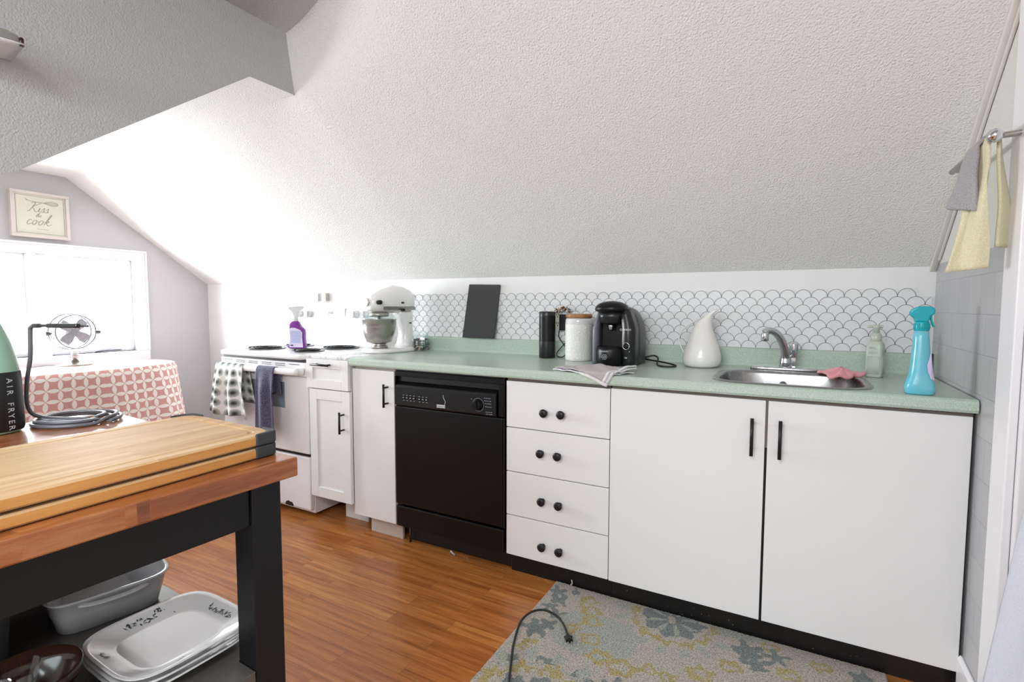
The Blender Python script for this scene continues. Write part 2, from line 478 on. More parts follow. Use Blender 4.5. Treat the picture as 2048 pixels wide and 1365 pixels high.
# nook side wall, nook ceiling and main ceiling
bm = bmesh.new(); bx(bm, XL, XH - .09, -1.66, -1.58, 0, 1.36)
struct('wall_nook', bm, 'wall_lilac')
bm = bmesh.new()
# slope of the whole run, gable end to right wall
nx, ny = 16, 12
xs = [XL + (XH - XL) * i / 6 for i in range(7)] + [XH + (Xr + .5 - XH) * (i / 36) ** 1.3 for i in range(1, 37)]
def yend(x):      # where the slope meets z=2.066 (nook flat ceiling line)
    zf = lerp(2.012, 2.066, (x - XL) / (XH - XL)) if x < XH else 2.066
    return Yb - (zf - kz(x)) / km(x)
rings = []
for x in xs[:7]:
    ye = yend(x); zf = S(x, ye); rings.append([(x, lerp(Yb, ye, j / ny), S(x, lerp(Yb, ye, j / ny))) for j in range(ny + 1)] + [(x, -.601, zf - .001), (x, -1.66, zf - .777)])
loft(bm, rings, False, False, closed=False)
# main room slope; it steepens a little where it meets the header, then the flat ceiling
ztop = 2.30
rings = []
for x in xs[6:]:
    ye = yend(x); yn = Yb - (ztop - kz(x)) / km(x)
    k = min(1, max(0, (x - XH) / .8)); k = .5 * k + .5 * k * k * (3 - 2 * k)
    yq = lerp(-.432, yn, k)
    r = [(x, lerp(Yb, ye, j / ny), S(x, lerp(Yb, ye, j / ny))) for j in range(ny + 1)]
    r += [(x, lerp(ye, yq, j / 6), lerp(2.066, ztop, j / 6)) for j in range(1, 7)] + [(x, lerp(yq, -1.4, j / 6), ztop) for j in range(1, 7)] + [(x, -4.05, ztop)]
    rings.append(r)
loft(bm, rings, False, False, closed=False)
bmesh.ops.remove_doubles(bm, verts=bm.verts, dist=1e-5)
bm.faces.ensure_lookup_table()
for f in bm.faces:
    if all(abs(v.co.z - ztop) < .001 for v in f.verts): f.material_index = 1  # flat part gets the plaster with shade in its colour
struct('ceiling', bm, ['ceiling', 'ceiling_flat_shade'], 'white popcorn textured sloped attic ceiling', recalc=False)

# header between nook and room: sloped arch outline seen from the room
bm = bmesh.new()
pr = [(-.394, 2.0635), (-.601, 2.0625), (-1.342, 1.5185), (-1.58, 1.343), (-1.58, 0), (-4.05, 0), (-4.05, 2.31), (-.414, 2.31)]
prism(bm, [(XH, y, z) for y, z in pr], (-.085, 0, 0))
bmesh.ops.recalc_face_normals(bm, faces=bm.faces)
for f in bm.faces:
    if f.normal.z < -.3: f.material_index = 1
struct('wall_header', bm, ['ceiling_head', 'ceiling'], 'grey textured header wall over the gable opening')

# right wall: tiled lower part, plastered upper part, door opening
DY0, DY1 = -1.12, -.30
bm = bmesh.new()
bx(bm, Xr, Xr + .1, DY1, Yb, 0, 1.34)
struct('wall_right', bm, 'tile_wall', 'grey painted tile wall beside the counter')
bm = bmesh.new()
bx(bm, Xr + .001, Xr + .1, DY1, Yb, 1.34, 2.4); bx(bm, Xr, Xr + .1, DY0, DY1, 2.08, 2.4); bx(bm, Xr, Xr + .1, -4.1, DY0, 0, 2.4)
struct('wall_right_upper', bm, 'stucco_white', 'white stucco upper wall above the grey tile')
# front wall behind the camera with a wide opening made for the added rear fill
bm = bmesh.new()
for a in ((-.9, -.65, 0, 2.4), (1.75, Xr + .1, 0, 2.4) if Xr > 1.75 else (1.5, 1.65, 0, 2.4), (-.65, 1.5, 0, 1.3), (-.65, 1.5, 2.25, 2.4)): bx(bm, a[0], a[1], -4.15, -4.05, a[2], a[3])
struct('wall_front', bm, 'wall_white')

# window in the gable wall
bm = bmesh.new()
CW = .07
bx(bm, XL, XL + .02, WY0 - CW, WY1 + CW, WZ1, WZ1 + CW); bx(bm, XL, XL + .02, WY0 - CW, WY0, WZ0, WZ1); bx(bm, XL, XL + .02, WY1, WY1 + CW, WZ0, WZ1)
bx(bm, XL + .02, XL + .028, WY0 - CW, WY1 + CW, WZ1 + CW - .014, WZ1 + CW); bx(bm, XL + .02, XL + .028, WY1 + CW - .014, WY1 + CW, WZ0, WZ1 + CW - .014)
bx(bm, XL - .12, XL + .020, WY0 - CW, WY1 + CW, WZ0 - .07, WZ0)
win = struct('window_1', bm, 'trim_white', 'white cased two-pane gable window', bevel=.003)
ORG[win.name] = Vector((0, 0, 0))
bm = bmesh.new(); bx(bm, XL - .10, XL + .006, -.49, -.43, WZ0, WZ1); bx(bm, XL - .10, XL + .020, -.5245, -.4905, WZ0, WZ1)
obj('mullion', bm, 'trim_white', win, bevel=.002)
for (a, b) in ((-.43, .07), (-1.02, -.525)):
    bm = bmesh.new(); f = .042
    for q in ((a, b, WZ0, WZ0 + .05), (a, b, WZ1 - f, WZ1), (a, a + .03, WZ0 + .05, WZ1 - f), (b - f, b, WZ0 + .05, WZ1 - f)): bx(bm, XL - .09, XL - .055, *q)
    for q in ((a + .03, b - f, WZ1 - f - .012, WZ1 - f), (b - f - .012, b - f, WZ0 + .05, WZ1 - f - .012)): bx(bm, XL - .078, XL - .06, *q)
    s_ = obj('sash', bm, 'trim_white', win, bevel=.002)
    bm = bmesh.new(); bx(bm, XL - .075, XL - .071, a + .03, b - f, WZ0 + .05, WZ1 - f); obj('pane', bm, 'glass', s_)
bm = bmesh.new(); tube(bm, [(XL - .04, -.18, WZ0 + .004), (XL - .03, -.12, WZ0 + .012), (XL - .02, -.03, WZ0 + .012)], .004); obj('window_crank', bm, 'steel_dark', win)

# slope moulding strips and trim where right wall meets the slope
bm = bmesh.new()
def strip(bm, x0, x1, off0, off1, ya, yb_, zoff=0):
    r = []
    for y in (ya, yb_):
        z = S(Xr, y) + zoff
        r.append([(x0, y, z - off0), (x1, y, z - off0), (x1, y, z - off1), (x0, y, z - off1)])
    loft(bm, r)
strip(bm, Xr - .022, Xr, .0, .022, Yb - .0, -.42); strip(bm, Xr - .009, Xr, .021, .034, Yb - .06, -.42)
struct('trim_1', bm, 'trim_worn', 'worn cream moulding strip along the sloped ceiling edge', bevel=.003)
# door casing, door slab
bm = bmesh.new(); bx(bm, Xr - .018, Xr + .0, DY1, -.2, 0, 2.02); bx(bm, Xr - .018, Xr, DY0 - .1, DY0, 0, 2.02); bx(bm, Xr - .018, Xr, DY0 - .1, -.2, 2.02, 2.12)
bx(bm, Xr, Xr + .1, DY1 - .02, DY1, 0, 2.02)
struct('trim_2', bm, 'trim_white', 'white door casing at the right edge', bevel=.003)
bm = bmesh.new(); bx(bm, Xr + .06, Xr + .1, DY0, DY1 - .02, 0, 2.08)
struct('door_1', bm, 'stucco_white', 'grey door panel beside the white casing', bevel=.003)
bm = bmesh.new()
prism(bm, [(Xr - .013, -.0, .0), (Xr, -.0, 0), (Xr, -.0, .15), (Xr - .006, -.0, .152), (Xr - .013, -.0, .14)], (0, -.198, 0))
struct('baseboard_right', bm, 'trim_white', 'short white baseboard below the grey tile', bevel=.002)

# fish-scale peel-and-stick backsplash: sheet with its arc lines
bm = bmesh.new()
a_, b_ = .02925, .0316; nrow = 8; z0 = .998; xs0, xs1 = -1.03, 1.535
yq = Yb - .0052
for r in range(nrow + 1):
    zz = z0 + r * b_ - b_ if False else z0 + (r - 1) * b_
    x = xs0 + (a_ if r % 2 else 0)
    while x < (xs1 - 2 * a_ if r == nrow else xs1 - .01):
        c0, c1 = x, min(x + 2 * a_, xs1)
        P = []
        for k in range(15):
            t = PI * k / 14; px = x + a_ - a_ * math.cos(t); pz = zz + b_ * math.sin(t)
            if px <= xs1 + 1e-4 and pz >= z0 - 1e-4 and px >= xs0 - 1e-4: P.append((px, pz))
        for (p, q) in zip(P, P[1:]):
            d = Vector((q[0] - p[0], q[1] - p[1])); 
            if d.length < 1e-5: continue
            nn = Vector((-d.y, d.x)).normalized() * .00085
            poly(bm, [(p[0] - nn.x, yq - .0008, p[1] - nn.y), (q[0] - nn.x, yq - .0008, q[1] - nn.y), (q[0] + nn.x, yq - .0008, q[1] + nn.y), (p[0] + nn.x, yq - .0008, p[1] + nn.y)], 1)
        if r == nrow and P:       # scalloped top outline of the sheet
            prism(bm, [(p[0], yq, p[1]) for p in P] , (0, .004, 0)) if len(P) > 2 else None
        x += 2 * a_
bx(bm, xs0, xs1, yq, Yb - .0012, z0, z0 + (nrow - 1) * b_)
o = obj('backsplash_tile_sheet', bm, ['peel', 'grout'], recalc=False)
tag(o, 'white fish-scale peel-and-stick tile sheet with grey outlines on the knee wall', 'backsplash')

# ------------------------------------------------------------------ worktop with sink cutout
CT = .915
wt = thing('worktop', 'long pale green speckled laminate worktop running to the tiled wall', 'countertop', (.3, .28, .877))
bm = bmesh.new()
SX0, SX1, SY0, SY1 = .822, 1.302, .018, .405
hole = sring((SX0 + SX1) / 2, (SY0 + SY1) / 2, 0, (SX1 - SX0) / 2, (SY1 - SY0) / 2, 4.2, 48)
out = [(-.905, 0), (1.541, 0), (1.541, .575), (-.905, .575)]
lo = [[bm.verts.new((p[0], p[1], CT)) for p in out], [bm.verts.new((p[0], p[1], CT)) for p in hole]]
es = []
for L in lo: es += [bm.edges.new((L[i], L[(i + 1) % len(L)])) for i in range(len(L))]
bmesh.ops.triangle_fill(bm, use_beauty=True, edges=es)
bx(bm, -.905, 1.541, 0, .02, .879, CT - .0005)
nose = [(.0, CT), (-.014, CT), (-.021, CT - .004), (-.025, CT - .011), (-.026, CT - .03), (-.022, .877), (0, .877)]
prism(bm, [(-.905, y, z) for y, z in nose], (2.446, 0, 0))
obj('counter_top', bm, 'laminate', wt, smooth=False)
bm = bmesh.new()
prof = [(.560, CT), (.570, CT + .004), (.574, CT + .014), (.574, CT + .074), (.578, CT + .082), (.592, CT + .082), (.592, CT)]
prism(bm, [(-.905, y, z) for y, z in prof], (2.446, 0, 0)); obj('backsplash_lip', bm, 'laminate', wt)
bm = bmesh.new(); bx(bm, 1.5405, 1.5445, .565, .592, CT, CT + .085); obj('end_strip', bm, 'black_plastic', wt)
bm = bmesh.new(); bx(bm, -.6, 1.5, .5915, .593, .997, 1.0005); obj('caulk_line', bm, 'raw_panel', wt)

sink = thing('kitchen_sink', 'single bowl stainless steel sink set into the green worktop', 'sink', ((SX0 + SX1) / 2, .22, CT))
bm = bmesh.new(); cx, cy = (SX0 + SX1) / 2, (SY0 + SY1) / 2; ra, rb = (SX1 - SX0) / 2, (SY1 - SY0) / 2
R = [sring(cx, cy, CT + .0005, ra + .012, rb + .012, 4.2, 48), sring(cx, cy, CT + .004, ra + .008, rb + .008, 4.2, 48), sring(cx, cy, CT + .0035, ra - .008, rb - .008, 4.2, 48),
     sring(cx, cy, CT + .001, ra - .012, rb - .012, 4.2, 48), sring(cx, cy, CT - .006, ra - .015, rb - .015, 4.2, 48), sring(cx, cy, CT - .12, ra - .03, rb - .03, 4.0, 48), sring(cx, cy, CT - .15, ra - .06, rb - .06, 3.5, 48), sring(cx, cy, CT - .155, .03, .03, 2, 48)]
loft(bm, R, False, True); obj('basin', bm, 'sink_steel', sink, recalc=True)
bm = bmesh.new(); bx(bm, .9, 1.19, .41, .515, CT + .0008, CT + .004); obj('faucet_deck', bm, 'sink_steel', sink, bevel=.0015)
bm = bmesh.new(); lathe(bm, [(.013, 0), (.013, .003), (.008, .004), (.005, .002)], (1.045, SY1 - .020, CT - .045), 20, ax='y'); obj('overflow', bm, 'chrome', sink)

fc = thing('faucet', 'chrome single lever faucet on a long base plate behind the sink', 'faucet', (1.044, .465, CT + .004))
bm = bmesh.new(); loft(bm, [sring(1.044, .465, CT + .0045, .125, .026, 4, 40), sring(1.044, .465, CT + .014, .123, .025, 4, 40), sring(1.044, .465, CT + .018, .115, .018, 4, 40)]); obj('base_plate', bm, 'chrome', fc)
bm = bmesh.new(); lathe(bm, [(.024, 0), (.023, .02), (.02, .04), (.019, .05)], (1.05, .465, CT + .017), 24); obj('body', bm, 'chrome', fc)
bm = bmesh.new(); tube(bm, [(1.05, .462, CT + .05), (1.046, .445, CT + .09), (1.03, .42, CT + .135), (1.008, .4, CT + .162), (.985, .385, CT + .168), (.972, .378, CT + .16)], lambda t: (.013 + .003 * (1 - t), .017 - .003 * t), 16, flat=(0, 1, 0)); obj('spout', bm, 'chrome', fc)
bm = bmesh.new(); lathe(bm, [(.012, 0), (.014, .004), (.0145, .03), (.013, .034)], (.975, .378, CT + .126), 20); obj('aerator', bm, 'chrome', fc)
bm = bmesh.new(); lathe(bm, [(.011, 0), (.014, .003), (.017, .03), (.018, .055), (.014, .06)], (1.078, .475, CT + .056), 20); bx(bm, 1.068, 1.086, .47, .49, CT + .018, CT + .056); obj('lever', bm, 'chrome', fc, bevel=.001)

# ------------------------------------------------------------------ base cabinets
def bar_handle(parent, x, y, z0, z1, horiz=False, r=.0058, off=.032):
    bm = bmesh.new()
    if horiz:
        tube(bm, [(z0, y - off, x), (z1, y - off, x)], r, 12, raw=True); L = z1 - z0
        for q in (z0 + L * .15, z1 - L * .15): tube(bm, [(q, y - off, x), (q, y, x)], r * .8, 10, raw=True)
    else:
        tube(bm, [(x, y - off, z0), (x, y - off, z1)], r, 12, raw=True); L = z1 - z0
        for q in (z0 + L * .15, z1 - L * .15): tube(bm, [(x, y - off, q), (x, y, q)], r * .8, 10, raw=True)
    return obj('handle', bm, 'black_metal', parent)
ZB, ZT = .0955, .8625
sb = thing('sink_cabinet', 'wide white two-door slab cabinet under the sink', 'cabinet', (1.0, .28, 0))
box('body', .466, 1.538, .0195, .57, ZB, .70, 'black_vinyl_gap_shade', sb)  # body coloured black to put shade into the door gaps
box('top_rail', .466, 1.538, .008, .03, .70, .8765, 'carcass', sb)
box('toe_kick', .463, 1.543, .05, .06, 0, ZB, 'black_vinyl_gap_shade', sb)
for x0, x1, hx in ((.4635, 1.0015, .963), (1.0095, 1.536, 1.0475)):
    d = box('door', x0, x1, 0, .0185, ZB, ZT, 'cabinet', sb, bevel=.0018)
    bar_handle(d, hx, 0, .676, .804)
    bm = bmesh.new(); 
    for q in ((.018, .25), (.03, .62)):
        pass
    bm.free()
db = thing('drawer_cabinet', 'white four-drawer unit with paired black knobs right of the dishwasher', 'cabinet', (.23, .28, 0))
box('body', .003, .461, .0195, .57, ZB, .862, 'black_vinyl_gap_shade', db); box('top_rail', .003, .461, .008, .03, .8625, .8765, 'carcass', db)  # black body paints the shade between the drawers
box('toe_kick', .0, .4625, .05, .06, 0, ZB, 'black_vinyl_gap_shade', db)
zs = [ZB, .2741, .4674, .6606, ZT]
kn = [((.180, .172), (.258, .169)), ((.177, .366), (.254, .363)), ((.171, .569), (.248, .568)), ((.186, .740), (.262, .741))]
for i in range(4):
    d = box('drawer', .0015, .4605, 0, .0185, zs[i] + .0019, zs[i + 1] - .0019, 'cabinet', db, bevel=.0015)
    for kx, kz_ in kn[i]:
        bm = bmesh.new(); lathe(bm, [(.009, 0), (.008, -.006), (.006, -.012), (.014, -.018), (.0175, -.022), (.0175, -.026), (.012, -.0295), (.004, -.031)], (kx, 0, kz_), 28, ax='y'); obj('knob', bm, 'black_metal', d)
sl = thing('slab_cabinet', 'narrow white slab-door cabinet left of the black dishwasher', 'cabinet', (-.77, .28, 0))
box('body', -.904, -.630, .0195, .57, ZB, .8765, 'raw_panel', sl)
d = box('door', -.906, -.6285, 0, .0185, ZB, .8600, 'cabinet', sl, bevel=.0015); bar_handle(d, -.668, 0, .684, .798)
box('toe_kick', -.84, -.628, .05, .065, 0, ZB, 'raw_panel', sl)
sk = thing('shaker_cabinet', 'narrow white shaker cabinet with one drawer beside the white stove', 'cabinet', (-1.07, .28, 0))
box('body', -1.222, -.915, .0, .57, .148, .8985, 'cabinet', sk)
def shaker(name, x0, x1, z0, z1, y0, fr, par):
    bm = bmesh.new(); bx(bm, x0 + fr - .002, x1 - fr + .002, y0 + .008, y0 + .02, z0 + fr - .002, z1 - fr + .002)
    bx(bm, x0, x0 + fr, y0, y0 + .02, z0, z1); bx(bm, x1 - fr, x1, y0, y0 + .02, z0, z1); bx(bm, x0 + fr, x1 - fr, y0, y0 + .02, z0, z0 + fr); bx(bm, x0 + fr, x1 - fr, y0, y0 + .02, z1 - fr, z1)
    return obj(name, bm, 'cabinet', par, bevel=.0018)
d = shaker('drawer', -1.222, -.914, .742, .899, -.024, .048, sk); bar_handle(d, .872, -.024, -1.152, -1.022, True)
d = shaker('door', -1.206, -.908, .149, .737, -.021, .055, sk); bar_handle(d, -.950, -.021, .522, .635)
box('foot', -1.10, -.93, .12, .14, 0, .148, 'cabinet', sk)
bm = bmesh.new(); bx(bm, -1.228, -.908, -.018, .592, .8992, CT); 
o = obj('marble_top', bm, 'marble', None, bevel=.004); tag(o, 'short white marbled worktop between the stove and the green counter', 'countertop')

# ------------------------------------------------------------------ dishwasher
dw = thing('dishwasher', 'black built-in dishwasher with dial under the green worktop', 'dishwasher', (-.31, .28, 0))
x0, x1 = -.6215, -.0065
box('tub', x0 + .01, x1 - .01, .03, .57, .10, .868, 'black_plastic', dw)
box('top_bracket', x0, x1, .0, .03, .8685, .8725, 'steel_dark', dw, bevel=.0005)
bm = bmesh.new(); bx(bm, x0, x1, .0, .03, .84, .866); bx(bm, x0, x0 + .006, -.004, .03, .70, .84); bx(bm, x1 - .03, x1, -.004, .03, .70, .84); bx(bm, x0, x1, .02, .03, .70, .84)
obj('front_frame', bm, 'black_gloss', dw, bevel=.002)
bm = bmesh.new()
prism(bm, [(x0 + .012, .018, .838), (x0 + .012, .016, .815), (x0 + .012, -.004, .800), (x0 + .012, -.012, .792), (x0 + .012, -.012, .705), (x0 + .012, -.006, .698), (x0 + .012, .018, .698)], (.565, 0, 0))
cp = obj('control_panel', bm, 'black_panel', dw, bevel=.002)
bm = bmesh.new(); lathe(bm, [(.026, 0), (.026, -.004), (.023, -.008), (.021, -.02)], (-.135, -.012, .745), 32, ax='y'); bx(bm, -.139, -.131, -.038, -.012, .726, .764); obj('dial', bm, 'black_gloss', cp, bevel=.001)
bm = bmesh.new(); tube(bm, [(-.135 + .029 * math.cos(PI * 2 * i / 40), -.0124, .745 + .029 * math.sin(PI * 2 * i / 40)) for i in range(40)], .0006, 6, 1, closed=True)
rnd = random.Random(3)
for i, zz in enumerate((.776, .764, .752, .738, .715, .706)):
    for k in range(4):
        lx = -.105 + .002 * i + k * .009
        bx(bm, lx, lx + .0065 * (.6 + .4 * rnd.random()), -.0126, -.0121, zz, zz + .0026)
for k in range(5): bx(bm, -.175 + .002 * k, -.174 + .002 * k, -.0126, -.0121, .767, .769)
obj('dial_markings', bm, 'grey_print', cp)
for i in range(7):
    bxx = -.565 + i * .021 + (.012 if i > 3 else 0); bm = bmesh.new(); bx(bm, bxx, bxx + .014, -.0145, -.012, .735, .748)
    bx(bm, bxx + .002, bxx + .011, -.0149, -.0144, .740, .7425, 1); bx(bm, bxx + .001, bxx + .010, -.0126, -.0121, .752, .7532, 1); bx(bm, bxx + .003, bxx + .012, -.0126, -.0121, .727, .7282, 1)
    obj('push_button', bm, ['black_gloss', 'pale_print'], cp)
bm = bmesh.new(); bx(bm, -.362, -.314, -.0135, -.0122, .7115, .7255); text_bm(bm, 'Kenmore', .0125, (-.338, -.0137, .7183), (1, 0, 0), (0, 0, 1), .0002, mi=1); obj('brand_badge', bm, ['pale_print', 'black_panel'], cp)
bm = bmesh.new(); tube(bm, [(-.325, -.0124, .772), (-.322, -.0124, .757), (-.316, -.0124, .748), (-.313, -.0124, .738), (-.318, -.0124, .727)], .0011, 6); obj('paint_chip', bm, 'pale_print', cp)
box('door_panel', x0, x1 - .008, -.006, .02, .209, .695, 'black_gloss', dw, bevel=.006)
box('door_side_trim', x1 - .007, x1, -.004, .02, .209, .695, 'black_panel', dw, bevel=.001)
box('access_panel', x0, x1 - .004, -.004, .015, .094, .199, 'black_gloss', dw, bevel=.006)
box('toe_panel', x0 + .03, x1, .065, .075, .004, .094, 'black_vinyl_gap_shade', dw)
bm = bmesh.new(); lathe(bm, [(.006, 0), (.006, .1)], (-.575, .045, 0), 12); obj('leveling_leg', bm, 'steel_dark', dw)

# ------------------------------------------------------------------ stove
st = thing('stove', 'white electric coil stove with two towels on its oven handle', 'stove', (-1.62, .28, 0))
SX, SE = -1.998, -1.238
box('body', SX + .004, SE - .002, .03, .575, .02, .872, 'enamel', st, bevel=.003)
box('storage_drawer', SX + .002, SE - .003, -.002, .03, .045, .343, 'enamel', st, bevel=.006)
box('drawer_gap_strip', SX + .01, SE - .01, .012, .031, .343, .362, 'black_plastic', st)
bm = bmesh.new(); bx(bm, SX + .002, SE - .003, -.002, .029, .361, .790)
od = obj('oven_door', bm, 'enamel', st, bevel=.006)
box('oven_window', -1.80, -1.43, -.0035, .001, .605, .752, 'grey_glass', od, bevel=.001)
bm = bmesh.new(); bx(bm, SX + .002, SE - .003, -.010, .029, .792, .870)
vp = obj('vent_panel', bm, 'enamel', od, bevel=.004)
bm = bmesh.new()
for i in range(6):
    for k in (0, 1):
        if k and i in (0, 5): continue
        xx = -1.965 + i * .118; bx(bm, xx, xx + .082, -.0112, -.0096, .8555 - k * .0095, .8585 - k * .0095)
obj('vent_slots', bm, 'black_plastic', vp)
bm = bmesh.new()
tube(bm, [(SX + .02, -.012, .822), (SX + .035, -.042, .822), (SX + .06, -.052, .822), (-1.62, -.056, .822), (SE - .06, -.052, .822), (SE - .035, -.042, .822), (SE - .02, -.012, .822)], (.019, .012), 14, flat=(0, 0, 1)); obj('oven_handle', bm, 'enamel', od)
box('front_gap_strip', SX + .02, SE - .005, -.006, .031, .8705, .8855, 'black_plastic', st)
bm = bmesh.new()
loft(bm, [sring(-1.618, .275, z, a, b, 14, 64) for z, a, b in ((.886, .374, .302), (.889, .381, .309), (.905, .382, .310), (.913, .378, .306), (.916, .368, .298), (.9145, .350, .280))])
obj('cooktop', bm, 'enamel', st)
for i, (bx_, by_, r_) in enumerate(((-1.80, .155, .098), (-1.42, .155, .076), (-1.80, .40, .076), (-1.42, .40, .098))):
    bm = bmesh.new(); lathe(bm, [(r_ + .018, .9150), (r_ + .016, .9195), (r_ + .008, .9185), (r_ * .8, .9160), (.02, .9158)], (bx_, by_, 0), 40)
    bp = obj('drip_bowl', bm, 'steel_dark', st)
    bm = bmesh.new(); turns = 3.6; n_ = 110
    tube(bm, [(bx_ + (r_ * (.25 + .75 * k / n_)) * math.cos(turns * 2 * PI * k / n_), by_ + (r_ * (.25 + .75 * k / n_)) * math.sin(turns * 2 * PI * k / n_), .9235) for k in range(n_ + 1)], .0042, 8, raw=True)
    obj('coil', bm, 'coil', bp)
bm = bmesh.new()
prism(bm, [(SX + .004, .50, .916), (SX + .004, .505, 1.05), (SX + .004, .515, 1.06), (SX + .004, .532, 1.19), (SX + .004, .540, 1.205), (SX + .004, .575, 1.210), (SX + .004, .575, .90), (SX + .004, .52, .90)], (.752, 0, 0))
bgd = obj('backguard', bm, 'enamel', st, bevel=.004)
for kx in (-1.93, -1.83, -1.40, -1.315):
    bm = bmesh.new(); lathe(bm, [(.026, 0), (.025, -.006), (.018, -.012), (.017, -.022)], (kx, .522, 1.125), 24, ax='y'); bx(bm, kx - .004, kx + .004, .49, .522, 1.103, 1.147); obj('control_knob', bm, 'ceramic', bgd, bevel=.001)
box('clock_panel', -1.735, -1.50, .5195, .523, 1.085, 1.165, 'ceramic', bgd, bevel=.001)
box('clock_display', -1.66, -1.605, .5185, .5205, 1.125, 1.143, 'dark_plastic', bgd, bevel=.0005)
bm = bmesh.new()
rr = random.Random(5)
pts = []
for k in range(12):
    a = PI * k / 11; q = .03 + .008 * rr.random(); pts.append((-1.415 - q * math.cos(a), -.0026, .0452 + q * .75 * math.sin(a)))
prism(bm, pts, (0, .0008, 0)); obj('rust_patch', bm, 'rust', st)

# towels on the oven handle: cloth draped over the bar
def drape(x0, x1, bary, barz, front_len, back_len, r, waves, amp, flare=0.0, nu=36, nv=40, phase=0, taper=0.0):
    tot = front_len + back_len + PI * r
    def fn(u, v):
        s = v * tot; x = lerp(x0, x1, u); k = 0
        if s < back_len: y = bary + r; z = barz - (back_len - s); k = (back_len - s)
        elif s < back_len + PI * r: a = (s - back_len) / r; y = bary + r * math.cos(a); z = barz + r * math.sin(a)
        else: k = s - back_len - PI * r; y = bary - r; z = barz - k
        f = min(1, k / .12); sg = 1 if s < back_len else -1
        y += sg * .0 + (amp * f * math.sin(u * waves * 2 * PI + phase) - amp * f if sg < 0 else 0)
        x += flare * k * (u - .5) * 2 - taper * k
        return (x, y, z + .006 * math.sin(u * 9 + 1) * f)
    return cloth(fn, nu, nv)
bm = drape(-1.955, -1.70, -.052, .822, .285, .20, .0195, 2.6, .016, .25, phase=1.0)
o = obj('tea_towel', bm, 'dots', solid=.003, org=(-1.82, -.06, .54)); tag(o, 'white tea towel with grey dandelion dots on the oven handle', 'towel', 'towels on the oven handle')
bm = drape(-1.575, -1.43, -.052, .822, .385, .14, .020, 1.5, .012, .04, phase=.5)
o = obj('hand_towel', bm, 'towel_navy', solid=.006, org=(-1.5, -.06, .44)); tag(o, 'dark navy speckled towel hanging from the oven handle', 'towel', 'towels on the oven handle')

# ------------------------------------------------------------------ things on the back wall and worktop
bm = bmesh.new()
prism(bm, [(-.598, .558, 1.0000), (-.388, .558, 1.0000), (-.366, .5885, 1.298), (-.569, .5885, 1.304)], (0, -.011, .001))
o = obj('slate_board', bm, 'slate', bevel=.0015); tag(o, 'plain black slate board leaning on the backsplash ledge', 'board')

sp = thing('smart_speaker', 'tall black cylinder speaker on the counter left of the white canister', 'speaker', (-.035, .492, CT))
bm = bmesh.new(); lathe(bm, [(.040, CT + .0004), (.0420, CT + .003), (.0420, CT + .085)], (-.035, .492, 0), 48, cap1=False); obj('speaker_grille', bm, 'black_plastic', sp)
bm = bmesh.new(); lathe(bm, [(.0418, CT + .085), (.0418, CT + .216)], (-.035, .492, 0), 48, cap0=False, cap1=False); obj('sleeve', bm, 'black_gloss', sp)
bm = bmesh.new(); lathe(bm, [(.0420, CT + .216), (.0422, CT + .234), (.040, CT + .2375), (.012, CT + .238)], (-.035, .492, 0), 48, cap0=False); obj('volume_ring', bm, 'black_plastic', sp)

cn = thing('canister', 'white embossed canister with wooden lid beside the coffee maker', 'canister', (.152, .455, CT))
t_ = NT('embossed_white_stoneware'); v_ = t_.obj(); wv = t_.n('ShaderNodeTexVoronoi', {'Vector': v_, 'Scale': 60}); wv.feature = 'DISTANCE_TO_EDGE'
t_.set(Base_Color=lin('e4e3e0'), Roughness=.5); t_.bump(wv.outputs[0], .8, .004); M['emboss'] = t_.m
bm = bmesh.new(); lathe(bm, [(.060, CT + .0004), (.0645, CT + .004), (.066, CT + .02), (.066, CT + .178)], (.152, .455, 0), 48, cap1=False); obj('embossed_wall', bm, 'emboss', cn)
bm = bmesh.new(); lathe(bm, [(.066, CT + .178), (.0668, CT + .180), (.0668, CT + .184), (.0655, CT + .186), (.0655, CT + .196), (.063, CT + .204), (.058, CT + .207)], (.152, .455, 0), 48, cap0=False); obj('rim', bm, 'ceramic', cn)
bm = bmesh.new(); lathe(bm, [(.056, CT + .207), (.063, CT + .209), (.0645, CT + .216), (.0645, CT + .222), (.062, CT + .227), (.0, CT + .228)], (.152, .455, 0), 48, cap1=False); obj('lid', bm, 'lid_wood', cn)

ot = thing('wall_outlet', 'cream outlet with black adapters on the tiled knee wall behind the canister', 'outlet', (-.03, .589, 1.07))
box('cover_plate', -.062, .002, .583, .589, 1.045, 1.160, 'sign_board', ot, bevel=.002)
for z in (1.085, 1.13):
    bm = bmesh.new()
    for q in (-.024, -.014): bx(bm, q, q + .003, .5825, .5835, z, z + .012)
    lathe(bm, [(.003, 0), (.003, .001)], (-.018, .5825, z - .006), 10, ax='y')
    obj('socket', bm, 'black_plastic', ot)
o = box('power_adapter', .004, .065, .550, .586, 1.055, 1.138, 'black_plastic', None, bevel=.004); tag(o, 'black power adapter plugged into the cream outlet', 'adapter')
bm = bmesh.new(); tube(bm, [(.00, .565, 1.056), (.005, .55, 1.02), (.035, .54, .985), (.06, .535, .955), (.04, .53, .922), (.005, .535, .9195), (.00, .54, .94), (.03, .54, .975), (.055, .55, 1.01), (.05, .565, 1.056)], .0026, 8)
o = obj('adapter_cord', bm, 'cord_black', None); tag(o, 'thin black cord tangled between the speaker and the canister', 'cord')
bm = bmesh.new(); rr = random.Random(11)
for k in range(260):
    t = k / 260; c = Vector((-.015 + .075 * t + rr.uniform(-.005, .005), .560 + rr.uniform(-.012, .012), 1.155 + .010 * math.sin(t * PI) + rr.uniform(-.010, .010)))
    if c.z < 1.146: c.z = 1.146
    bmesh.ops.create_icosphere(bm, subdivisions=1, radius=rr.uniform(.0032, .005), matrix=Matrix.Translation(c))
for f in bm.faces: f.material_index = 0
